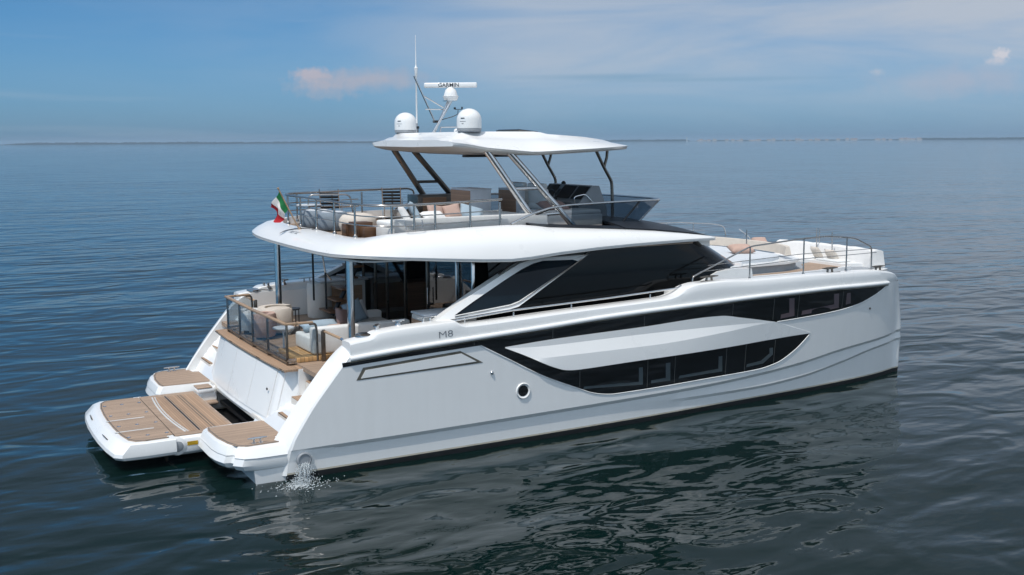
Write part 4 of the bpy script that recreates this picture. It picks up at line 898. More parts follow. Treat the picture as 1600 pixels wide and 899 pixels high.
def upper_deck():
    pts = [(l, u) for l, u in TH]
    low = [(l[0]+0.12, l[1]-0.14) for l, u in TH[:-1]]
    P = [(x, max(y, 0)) for x, y in low]
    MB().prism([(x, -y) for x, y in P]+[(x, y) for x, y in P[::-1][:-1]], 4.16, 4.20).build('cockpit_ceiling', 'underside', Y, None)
    up = [(u[0]+0.06, max(u[1]-0.08, 0)) for l, u in TH if u[0] < 9.7]
    MB().prism([(x, -y) for x, y in up]+[(x, y) for x, y in up[::-1][:-1]], 4.40, 4.50).build('upper_deck_floor', 'teak', Y, None)
    # black visor roof forward of the upper deck
    V = []; nx, ny = 26, 30
    for i in range(nx+1):
        for j in range(ny+1):
            v = -1+2*j/ny; xf = 12.55-1.05*abs(v)**2.2; x = 8.7+(xf-8.7)*i/nx
            edge = lin([(6, 4.70), (7.6, 4.61), (8.6, 4.545), (9.6, 4.46), (10.4, 4.37), (11.0, 4.29), (11.5, 4.18), (12.6, 3.97)])(x)
            y = v*lin([(8, 3.36), (9.6, 3.32), (11.5, 3.26)])(x)
            V.append((x, y, edge+0.03+0.20*(1-abs(v)**3)*(1-sstep(10.5, 12.6, x))))
    k = ny+1; Fc = [[i*k+j, (i+1)*k+j, (i+1)*k+j+1, i*k+j+1] for i in range(nx) for j in range(ny)]
    b = len(V); V += [(x, y, z-0.06) for x, y, z in V]
    e = [i*k for i in range(nx+1)]+[nx*k+j for j in range(1, k)]+[i*k+ny for i in range(nx-1, -1, -1)]+[j for j in range(ny-1, 0, -1)]
    Fc += [[p, q, b+q, b+p] for p, q in zip(e, e[1:]+e[:1])]+[[b+i*k+j, b+i*k+j+1, b+(i+1)*k+j+1, b+(i+1)*k+j] for i in range(nx) for j in range(ny)]
    O('visor_roof', V, Fc, 'visor_black', Y, 40)
    for s in (-1, 1):
        xs = [6.1, 6.4, 6.8, 7.4, 8.0, 8.72]; z = lin([(6.0, 4.74), (6.2, 4.72), (6.55, 4.67), (7.6, 4.60), (8.8, 4.53)]); rings = []
        for x in xs: rings.append([(x, s*3.37, z(x)+0.012), (x, s*3.05, z(x)+0.06), (x, s*2.75, z(x)+0.03), (x, s*2.7, 4.45), (x, s*3.3, 4.45)])
        MB().loft(rings).build('coaming_cap', 'visor_black', Y, 40)
upper_deck()
# maker's mark on the brow: a rising swoosh and small letters (real size)
def on_brow(x, y, off):
    ok, p, n, i = BROW.ray_cast(Vector((x, y, 6.0)), Vector((0, 0, -1)), distance=3.0)
    return (p+n*off) if ok else Vector((x, y, 4.45))
def emblem():
    bpy.context.view_layer.update()
    P = [on_brow(1.62+0.50*math.sin(i/16*1.5), 1.10-0.80*i/16, 0.004) for i in range(17)]
    MB().tube(P, 0.012, 6, rfn=lambda t: 0.005+0.013*math.sin(math.pi*min(1, t*1.1))).build('brow_emblem', 'letter', BROW, 60)
    MB().tube([on_brow(2.10, 0.12-0.06*i, 0.004) for i in range(4)], 0.010, 6).build('brow_emblem', 'letter', BROW, 60)
    t = text_obj('brow_letters', 'PRESTIGE', 0.15, frame((1.74, 0.35, 0), (0, -1, 0), (1, 0, 0)), 'letter_grey', BROW, 0.0, 1.0)
    for v in t.data.vertices:
        q = on_brow(v.co.x, v.co.y, 0.005); v.co = q
    t.data.update()
emblem()
# ---- upper deck rails
def fly_rails():
    rail = MB()
    top = [(5.4, -3.24, 5.34), (4.0, -3.24, 5.30), (3.0, -3.22, 5.28), (2.55, -3.10, 5.28), (2.28, -2.7, 5.29), (2.20, -2.0, 5.29), (2.18, 0, 5.30), (2.2, 2.0, 5.30), (2.28, 2.7, 5.30), (2.55, 3.10, 5.30), (3.0, 3.22, 5.30), (4.5, 3.24, 5.33), (6.0, 3.24, 5.34), (6.15, 3.24, 5.28), (6.18, 3.24, 4.7)]
    r = MB().tube(arc(top, 4, 0.25), 0.028, 8).build('upper_rail', 'rail_grey', Y, 60)
    for dz in (-0.24, -0.44):
        MB().tube(arc([(x, y, z+dz) for x, y, z in top[:-3]], 3, 0.25), 0.014, 6).build('rail_wire', 'rail_grey', r, 60)
    posts = [(2.24, -2.35), (2.19, -1.2), (2.18, 0.0), (2.19, 1.2), (2.24, 2.35), (2.75, -3.18), (3.75, -3.23), (4.6, -3.24), (5.35, -3.24), (3.25, -3.23), (2.75, 3.18), (3.75, 3.23), (4.6, 3.24), (5.5, 3.24)]
    for x, y in posts:
        MB().tube([(x, y, 4.56), (x, y, 5.28)], 0.026, 8).lathe([(0.05, 4.555), (0.045, 4.60), (0.025, 4.63)], (x, y, 0), 10).build('post', 'rail_grey', r, 50)
    # guard round the stair well
    w = MB().tube(arc([(2.7, 2.1, 4.5), (2.7, 2.1, 5.3), (3.7, 1.75, 5.3), (3.8, 1.7, 4.5)], 5, 0.15), 0.022, 8).tube([(2.72, 2.1, 5.0), (3.78, 1.72, 5.0)], 0.014, 6).build('stairwell_guard', 'rail_grey', Y, 50)
    # grab hoop outside the sofa
    MB().tube(arc([(2.95, -3.42, 4.95), (2.95, -3.5, 4.76), (3.35, -3.5, 4.77), (3.35, -3.42, 4.97)], 4, 0.06), 0.012, 6).build('grab_hoop', 'rail_grey', Y, 50)
fly_rails()
# ---- tinted wind deflector around the helm
def deflector():
    T = [(5.6, 3.3, 4.78), (6.15, 3.26, 4.98), (6.7, 3.18, 5.10), (7.3, 3.06, 5.14), (8.6, 2.72, 5.14), (9.8, 2.35, 5.13), (10.75, 2.02, 5.12)]
    P = [(x, -y, z) for x, y, z in T]+[(10.95, -1.4, 5.12), (11.0, 0, 5.12), (10.95, 1.4, 5.12)]+[(x, y, z) for x, y, z in T[::-1]]
    rl = MB().tube(arc(P, 4, 0.15), 0.026, 8).build('deflector_rail', 'steel', Y, 60)
    for s in (-1, 1):
        t = [(7.4, 3.03, 5.12), (8.6, 2.72, 5.12), (9.8, 2.35, 5.11), (10.74, 2.02, 5.10)]; b = [(7.4, 2.98, 4.62), (8.6, 2.66, 4.62), (9.5, 2.30, 4.60), (10.05, 2.02, 4.55)]
        V = [(x, s*y, z) for x, y, z in t+b]; O('deflector_glass', V, [[0, 1, 5, 4], [1, 2, 6, 5], [2, 3, 7, 6]], 'smoke_glass', rl, None)
        MB().tube([(9.30, s*2.36, 4.60), (9.85, s*2.33, 5.10)], 0.024, 6).tube([(5.75, s*2.98, 4.72), (6.75, s*3.12, 5.08)], 0.03, 6).build('deflector_strut', 'black_metal', rl, 50)
    V = [(10.74, -2.02, 5.10), (10.93, -1.4, 5.10), (10.98, 0, 5.10), (10.93, 1.4, 5.10), (10.74, 2.02, 5.10), (10.05, -2.02, 4.55), (10.25, -1.4, 4.55), (10.32, 0, 4.56), (10.25, 1.4, 4.55), (10.05, 2.02, 4.55)]
    O('deflector_glass', V, [[i, i+1, i+6, i+5] for i in range(4)], 'smoke_glass', rl, None)
    for s in (-1, 1): MB().tube([(10.70, s*2.0, 5.09), (10.06, s*2.0, 4.56)], 0.022, 6).build('deflector_corner', 'steel', rl, 50)
deflector()
# ---- hardtop and its supports
RIM = lin([(4.6, 6.56), (5.2, 6.44), (6.2, 6.355), (6.45, 6.335), (6.7, 6.34), (9.0, 6.435), (9.6, 6.45), (10.52, 6.44)])
TOP = lin([(4.6, 6.66), (4.82, 6.73), (4.98, 6.755), (5.10, 6.85), (5.3, 6.858), (7.15, 6.855), (7.32, 6.80), (8.5, 6.725), (9.2, 6.65), (9.7, 6.57), (10.0, 6.52), (10.25, 6.465)])
HW = pchip([(4.62, 2.45), (4.8, 2.78), (5.2, 2.90), (8.0, 2.90), (8.8, 2.70), (9.4, 2.34), (9.85, 1.80), (10.12, 1.10), (10.25, 0.02)])
def hardtop():
    xs = [4.62, 4.68, 4.76, 4.86, 4.98, 5.1, 5.25]+[5.4+0.2*i for i in range(22)]+[9.7, 9.82, 9.93, 10.03, 10.11, 10.17, 10.21, 10.235, 10.25]; VS = [-1, -0.97, -0.92, -0.86, -0.79, -0.72, -0.66, -0.5, -0.33, -0.16]; VS = VS+[0]+[-v for v in VS[::-1]]; nv = len(VS)-1; rings = []
    for x in xs:
        h = max(HW(x), 0.02); rm = RIM(x); tp = TOP(x); top = []; bot = []
        for i in range(nv+1):
            v = VS[i]; a = abs(v); k = 1 if a < 0.66 else 1-0.30*(a-0.66)/0.06 if a < 0.72 else 0.70*(1-((a-0.72)/0.28)**1.5)
            k = max(0, k); top.append((x, h*v, rm+0.05+(tp-rm-0.05)*k))
        for i in range(nv, -1, -1):
            v = VS[i]; a = abs(v); bot.append((x, h*v*0.985, rm-(0.0 if a > 0.97 else 0.035+0.02*(1-a))))
        rings.append(top+bot)
    h = MB().loft(rings)
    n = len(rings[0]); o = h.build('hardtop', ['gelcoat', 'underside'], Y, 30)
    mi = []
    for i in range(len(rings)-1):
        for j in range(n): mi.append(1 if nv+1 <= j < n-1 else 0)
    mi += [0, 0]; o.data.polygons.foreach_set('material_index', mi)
    MB().box((6.1, -1.3, RIM(6.1)-0.08), (1.3, 0.25, 0.06), bev=0.02).build('ceiling_speaker_bar', 'black_plastic', o)
    MB().box((7.55, -0.2, 6.86), (0.62, 1.2, 0.05), tilt=(0, R(6)), bev=0.015).build('sunroof', 'dark_steel', o)
    MB().box((7.553, -0.2, 6.893), (0.54, 1.1, 0.012), tilt=(0, R(6))).build('sunroof_glass', 'smoke_glass', o, None)
    MB().lathe([(0.07, 0), (0.07, 0.06), (0.04, 0.09), (0.001, 0.095)], (5.9, 0.0, 6.855), 14).build('gps_puck', 'gelcoat', o, 50)
    return o
HT = hardtop()
for s in (-1, 1):
    a0, a1, b0, b1 = Vector((5.33, s*2.66, 6.42)), Vector((6.60, s*2.80, 4.66)), Vector((5.92, s*2.66, 6.38)), Vector((7.62, s*2.80, 4.58))
    m = MB()
    for p, q in ((a0, a1), (b0, b1)): m.tube([p, q], 0.078, 12)
    sf = m.build('hardtop_strut', 'dark_steel' if s > 0 else 'steel', Y, 50)
    MB().tube([a0.lerp(a1, 0.50), b0.lerp(b1, 0.47)], 0.04, 8).build('strut_rung', 'dark_steel' if s > 0 else 'steel', sf, 50)
    MB().tube([a0.lerp(a1, 0.86), b0.lerp(b1, 0.80)], 0.04, 8).build('strut_rung', 'dark_steel' if s > 0 else 'steel', sf, 50)
    pts = [(9.15, s*1.38, 6.42), (9.40, s*1.38, 5.98), (9.66, s*1.38, 5.58), (9.68, s*1.38, 5.2), (9.70, s*1.38, 4.5)]
    MB().tube(arc(pts, 4, 0.08), 0.042, 8).tube([(9.52, s*1.38, 6.42), (9.50, s*1.38, 6.2), (9.42, s*1.38, 5.96)], 0.038, 8).build('hardtop_support', 'dark_steel', Y, 50)
# ---- mast, radar, domes, aerial
def dome(s):
    b = MB().lathe([(0.27, 0), (0.27, 0.02), (0.285, 0.03), (0.285, 0.085)], (5.32, s*1.83, 6.85), 26).build('satellite_dome', 'grey_plastic', HT, 50)
    prof = [(0.288, 0.085), (0.29, 0.10), (0.29, 0.28)]+[(0.29*math.cos(a), 0.28+0.26*math.sin(a)) for a in [math.pi/2*i/10 for i in range(1, 10)]]+[(0.004, 0.54)]
    MB().lathe(prof, (5.32, s*1.83, 6.85), 30).build('dome_shell', 'gelcoat', b, 60)
    for z, w, hh in ((7.15, 0.10, 0.022), (7.085, 0.16, 0.008), (7.03, 0.05, 0.012)):
        m = MB(); a0 = math.atan2(-0.72, -0.70); n = 6; V = []
        for i in range(n+1):
            a = a0-0.25+(w/0.29)*(i/n-0.5); V += [(5.32+0.2925*math.cos(a), s*1.83+0.2925*math.sin(a), z), (5.32+0.2925*math.cos(a), s*1.83+0.2925*math.sin(a), z+hh)]
        m.add(V, [[2*i, 2*i+2, 2*i+3, 2*i+1] for i in range(n)]); m.build('dome_marking', 'letter', b, None)
for s in (-1, 1): dome(s)
def mast():
    m = MB()
    for y in (-0.09, 0.09): m.tube([(5.20+0.12*(y > 0), y, 6.84), (5.72, y, 7.62)], 0.030, 8)
    m.tube([(5.30, 0.0, 7.13), (4.80, 0.08, 8.22)], 0.022, 8); m.tube([(5.02, 0.04, 7.75), (5.55, 0, 7.46)], 0.014, 6)
    m.tube([(5.05, 0.0, 7.42), (5.60, 0.0, 7.42)], 0.014, 6)
    m.box((5.72, 0, 7.63), (0.26, 0.26, 0.02))
    ms = m.build('mast', 'steel', HT, 50)
    MB().box((5.33, 0, 7.12), (0.10, 0.16, 0.06), bev=0.01).tube([(5.45, -0.05, 7.16), (5.72, -0.15, 7.24), (5.85, -0.18, 7.30), (5.86, -0.18, 7.40)], 0.010, 6).tube([(5.80, -0.12, 7.42), (5.93, -0.26, 7.42)], 0.008, 6).lathe([(0.03, 0), (0.03, 0.05)], (5.80, -0.12, 7.42), 8).lathe([(0.02, 0), (0.02, 0.06)], (5.93, -0.26, 7.42), 8).build('wind_sensor', 'black_plastic', ms, 50)
    MB().tube([(5.4, -0.1, 6.98), (5.95, -0.25, 6.99)], 0.014, 8).lathe([(0.012, 0), (0.05, 0.06), (0.055, 0.10)], (5.95, -0.25, 6.99), 10, axis=(1, -0.3, 0)).tube([(5.35, -0.2, 6.84), (5.42, -0.1, 6.98)], 0.02, 6).build('horn', 'steel', ms, 50)
    MB().tube([(4.98, 0.3, 6.86), (4.98, 0.3, 6.96)], 0.012, 6).lathe([(0.035, 0), (0.035, 0.06)], (4.98, 0.3, 6.95), 8).build('stern_light', 'black_plastic', ms, 50)
    rd = MB().lathe([(0.15, 7.64), (0.17, 7.66), (0.19, 7.72), (0.20, 7.75), (0.17, 7.76), (0.165, 7.80), (0.13, 7.90), (0.08, 7.95), (0.06, 7.97)], (5.74, -0.02, 0), 24).build('radar', 'gelcoat', ms, 50)
    ang = -HEAD-R(4); m = MB(); m.box((0, 0, 0), (1.32, 0.13, 0.125), bev=0.03, seg=3); m.V = [tuple(Matrix.Rotation(ang, 4, 'Z') @ Vector(v)+Vector((5.74, -0.02, 8.015))) for v in m.V]
    ro = m.build('radar_scanner', 'gelcoat', rd, 40); ax = Vector((math.cos(ang), math.sin(ang), 0)); nr = Vector((math.sin(ang), -math.cos(ang), 0))
    return ro, ax, nr
RO, RAX, RNR = mast()
text_obj('radar_lettering', 'GARMIN', 0.135, frame(Vector((5.74, -0.02, 8.015))+RNR*0.066-RAX*0.04, RAX, (0, 0, 1)), 'letter', RO, 0.003, 1.02, 0.0008)
MB().lathe([(0.028, 6.84), (0.03, 7.0), (0.022, 7.1)], (5.36, 1.2, 0), 10).build('aerial_foot', 'grey_plastic', HT, 50)
MB().lathe([(0.022, 7.0), (0.020, 8.28), (0.034, 8.30), (0.036, 8.40), (0.05, 8.50), (0.02, 8.53), (0.014, 8.6), (0.006, 9.30), (0.001, 9.33)], (5.36, 1.2, 0), 10).build('aerial', 'gelcoat', HT, 50)

# ---- upper deck built-in furniture
def upper_furniture():
    z0 = 4.50
    sf = MB().box((4.75, -2.62, z0+0.14), (3.9, 0.95, 0.28), bev=0.03).box((4.75, -3.02, z0+0.3), (3.9, 0.16, 0.36), bev=0.05).build('upper_sofa', 'sofa_grey', Y)
    for i in range(3): MB().box((3.45+1.30*i, -2.52, z0+0.345), (1.28, 0.76, 0.15), bev=0.05, seg=3).build('seat_pad', 'sofa_white', sf)
    MB().box((6.2, -1.5, z0+0.14), (0.95, 1.3, 0.28), bev=0.03).build('sofa_return', 'sofa_grey', sf)
    MB().box((6.2, -1.5, z0+0.345), (0.9, 1.3, 0.15), bev=0.05, seg=3).build('seat_pad', 'sofa_white', sf)
    # bar cabinets: wooden aft faces, grey sides
    def cab(c, d, nm):
        b = MB().box(c, d, bev=0.012).build(nm, 'cabinet_grey', Y)
        MB().box((c[0]-d[0]/2-0.006, c[1], c[2]), (0.014, d[1]-0.03, d[2]-0.04)).build('cabinet_door', 'wood_brown', b)
        MB().box((c[0], c[1], c[2]+d[2]/2+0.012), (d[0]+0.03, d[1]+0.03, 0.025), bev=0.008).build('cabinet_worktop', 'cabinet_grey', b)
    cab((6.31, 0.05, z0+0.47), (0.58, 1.10, 0.92), 'bar_cabinet'); cab((7.46, -0.03, z0+0.45), (0.26, 0.94, 0.9), 'helm_cabinet')
    pb = MB().box((6.6, 2.55, z0+0.35), (1.6, 0.7, 0.7), bev=0.02).build('grill_cabinet', 'dark_steel', Y)
    MB().box((6.3, 2.19, z0+0.40), (0.7, 0.02, 0.45)).build('cabinet_door', 'wood_brown', pb)
    # helm seats
    for y in (-0.85, 0.15):
        st = MB().box((8.0, y, z0+0.50), (0.60, 0.85, 0.18), bev=0.06, seg=3).lathe([(0.12, z0), (0.10, z0+0.42)], (8.0, y, 0), 12).build('helm_seat', 'sofa_white', Y)
        MB().box((7.78, y, z0+0.75), (0.16, 0.85, 0.40), bev=0.06, tilt=(0, R(-8)), seg=3).box((7.74, y, z0+1.0), (0.15, 0.80, 0.14), bev=0.05, tilt=(0, R(-8)), seg=3).build('seat_back', 'sofa_white', st)
    MB().box((7.7, -2.0, z0+0.18), (1.9, 0.95, 0.36), bev=0.04).box((7.7, -2.0, z0+0.40), (1.85, 0.9, 0.12), bev=0.05, seg=3).build('forward_lounge', 'sofa_grey', Y)
    # helm console with two screens
    prof = [(8.80, z0), (8.72, z0+0.55), (8.80, z0+0.60), (9.14, z0+0.98), (9.36, z0+0.98), (9.60, z0+0.4), (9.62, z0)]
    hc = MB().prism_xz(prof, -1.25, 0.85).build('helm_console', 'grey_plastic', Y, 30)
    d = Vector((0.34, 0, 0.38)).normalized(); nrm = Vector((-0.745, 0, 0.667))
    for y0, y1 in ((-0.62, 0.02), (0.22, 0.78)):
        a = Vector((8.83, 0, z0+0.635))+nrm*0.012; b = Vector((9.12, 0, z0+0.955))+nrm*0.012
        O('helm_screen', [(a.x, y0, a.z), (a.x, y1, a.z), (b.x, y1, b.z), (b.x, y0, b.z)], [[0, 1, 2, 3]], 'screen', hc, None)
    MB().box((8.97, -0.96, z0+0.80), (0.02, 0.50, 0.42), tilt=(0, R(42))).build('helm_panel', 'black_plastic', hc)
    MB().box((8.97, 0.12, z0+0.78), (0.02, 0.13, 0.22), tilt=(0, R(42))).build('switch_panel', 'black_plastic', hc)
    MB().tube([(8.60+0.06*math.sin(a), -0.1+0.22*math.cos(a), z0+0.66+0.20*math.sin(a)) for a in [2*math.pi*i/20 for i in range(20)]], 0.016, 6, closed=True).tube([(8.6, -0.1, z0+0.66), (8.78, -0.1, z0+0.62)], 0.02, 6).build('steering_wheel', 'black_plastic', hc, 60)
    MB().lathe([(0.06, z0+0.98), (0.065, z0+1.02), (0.03, z0+1.06), (0.001, z0+1.065)], (9.22, 0.25, 0), 14).build('compass', 'black_plastic', hc, 50)
    MB().tube(arc([(8.62, -1.3, z0+0.45), (8.55, -1.3, z0+0.72), (8.9, -1.3, z0+0.78), (9.2, -1.3, z0+0.5)], 4, 0.08), 0.016, 6).build('helm_grab_rail', 'steel', hc, 60)
upper_furniture()
# ---- foredeck lounge
def fore_lounge():
    tr = []
    base = [(12.3, 2.55), (14.6, 2.50), (15.3, 2.25), (15.75, 1.6), (15.9, 0), (15.75, -1.6), (15.3, -2.25), (14.6, -2.50), (12.3, -2.55)]
    t = MB().loft([[(x, y, z) for x, y in base] for z in (3.03, 3.26)]).build('lounge_base', 'grey_nonskid', Y, 30)
    lip = MB().loft([[(x+(0.06 if x > 14 else 0), y*1.03, z) for x, y in base] for z in (3.25, 3.31)]).build('lounge_rim', 'gelcoat', t, 30)
    pad = [(12.35, 2.3), (14.4, 2.25), (15.0, 1.9), (15.2, 0.9), (15.2, -0.9), (15.0, -1.9), (14.4, -2.25), (12.35, -2.3)]
    MB().loft([[(13.8+(x-13.8)*k, y*k, z) for x, y in pad] for z, k in ((3.31, 1.0), (3.40, 1.0), (3.44, 0.985))]).build('sun_pad', 'pad_grey', t, 40)
    bk = [(14.9+0.75*math.cos(a), 2.2*math.sin(a)) for a in [-1.25+2.5*i/18 for i in range(19)]]
    rings = []
    for x, y in bk:
        n = Vector((0.75*(x-14.9)/0.5625, y/4.84*1.0, 0)).normalized()
        rings.append([(x-n.x*0.09, y-n.y*0.09, 3.42), (x-n.x*0.04, y-n.y*0.04, 3.66), (x+n.x*0.05, y+n.y*0.05, 3.67), (x+n.x*0.12, y+n.y*0.12, 3.42)])
    MB().loft(rings).build('lounge_backrest', 'beige', t, 40)
    # white sill and trunk side under the windscreen
    for s in (-1, 1):
        P = [(10.55, 3.02), (10.95, 3.16), (11.45, 3.35), (12.05, 3.39), (12.55, 3.36), (12.62, 3.03)]
        MB().prism_xz(P, s*3.52, s*3.30).build('trunk_side', 'gelcoat', Y, 30)
    sill = [(11.5, 3.40), (12.4, 3.1), (13.1, 2.3), (13.55, 1.2), (13.7, 0), (13.55, -1.2), (13.1, -2.3), (12.4, -3.1), (11.5, -3.40)]
    MB().loft([[(x+o, y, z) for x, y in sill] for z, o in ((3.03, 0.25), (3.36, 0.2), (3.40, 0.1))]).build('windscreen_sill', 'gelcoat', Y, 30)
    # covered bow sofa
    def sofa(pts, h, d, nm, m):
        rings = []
        for i, (x, y) in enumerate(pts):
            a = Vector(pts[max(i-1, 0)]); b = Vector(pts[min(i+1, len(pts)-1)]); t_ = (b-a).normalized(); n = Vector((t_.y, -t_.x))
            if n.x < 0: n = -n
            w = 0.010*math.sin(i*2.2)
            rings.append([(x-n.x*d*0.5, y-n.y*d*0.5, 3.04), (x-n.x*d*0.42, y-n.y*d*0.42, 3.04+h*0.55), (x-n.x*d*0.30, y-n.y*d*0.30, 3.04+h*0.92+w), (x, y, 3.04+h+w), (x+n.x*d*0.35, y+n.y*d*0.35, 3.04+h*0.93+w), (x+n.x*d*0.5, y+n.y*d*0.5, 3.04)])
        return MB().loft(rings).build(nm, m, Y, 50)
    sp = [(17.75-0.25*((y+1.2)/2)**2, y) for y in [0.75-3.9*i/16 for i in range(17)]]
    bs = sofa(sp, 0.50, 0.55, 'bow_sofa', 'cover_white')
    MB().prism([(16.75, 0.6), (17.6, 0.6), (17.45, -2.9), (16.7, -2.6)], 3.05, 3.14).build('bow_seat', 'gelcoat', bs, 30)
    MB().box((17.1, -1.9, 3.17), (0.5, 0.9, 0.05), bev=0.02).build('bow_hatch', 'gelcoat', bs)
fore_lounge()
def bow_rails():
    for s in (-1, 1):
        def yy(x): return s*min(3.95, W(x, 2.75)-0.28)
        def p(x, z): return (x, yy(x), z)
        top = [p(10.28, 3.16), p(10.28, 3.34), p(12.1, 3.985), p(13.9, 4.10), p(14.7, 4.12), p(15.5, 4.05), p(15.9, 3.99), p(16.64, 3.72), p(16.66, 3.1)]
        if s > 0: top = [p(10.28, 3.16), p(10.28, 3.34), p(12.1, 3.90), p(13.9, 3.96), p(16.0, 3.94), p(17.2, 3.86), p(17.55, 3.78), p(17.62, 3.55), p(17.62, 2.95)]
        r = MB().tube(arc(top, 5, 0.14), 0.021, 8).build('bow_rail', 'rail_grey' if s < 0 else 'steel', Y, 60)
        for z0, z1, z2, z3 in ((3.64, 3.70, 3.69, 3.66), (3.50, 3.57, 3.57, 3.55)):
            MB().tube([p(10.75 if z0 > 3.6 else 10.5, z0-0.05), p(12.1, z0), p(13.9, z1), p(15.5, z2), p(16.9, z3)], 0.010, 6).build('rail_wire', 'rail_grey' if s < 0 else 'steel', r, 60)
        for x, z in (((12.1, 3.98), (13.92, 4.09), (15.52, 4.04)) if s < 0 else ((12.1, 3.9), (13.9, 3.95), (15.5, 3.94), (16.5, 3.9))):
            MB().tube([p(x, 3.14), p(x, z)], 0.019, 8).lathe([(0.035, 3.15), (0.035, 3.20), (0.02, 3.23)], (x, yy(x), 0), 10).build('post', 'rail_grey' if s < 0 else 'steel', r, 50)
    g = MB().tube([(17.45, -0.9, 3.05), (17.42, -0.9, 4.0)], 0.02, 8).tube([(17.7, -0.75, 3.05), (17.68, -0.75, 3.98)], 0.018, 8).tube([(17.35, -1.62, 3.05), (17.32, -1.62, 3.95)], 0.02, 8).build('bow_stanchion', 'steel', Y, 50)
    MB().tube(arc([(15.5, 0.35, 3.98), (15.75, 0.12, 3.72), (15.75, 0.1, 3.35)], 4, 0.1), 0.016, 6).tube(arc([(16.9, 1.6, 3.75), (16.6, 1.5, 3.45), (16.6, 1.5, 3.1)], 4, 0.1), 0.016, 6).build('lounge_grab_rail', 'steel', Y, 50)
    MB().tube(arc([(15.0, -0.55, 3.3), (15.0, -0.55, 4.05)], 4, 0.1), 0.02, 8).build('table_post', 'steel', Y, 50)
bow_rails()

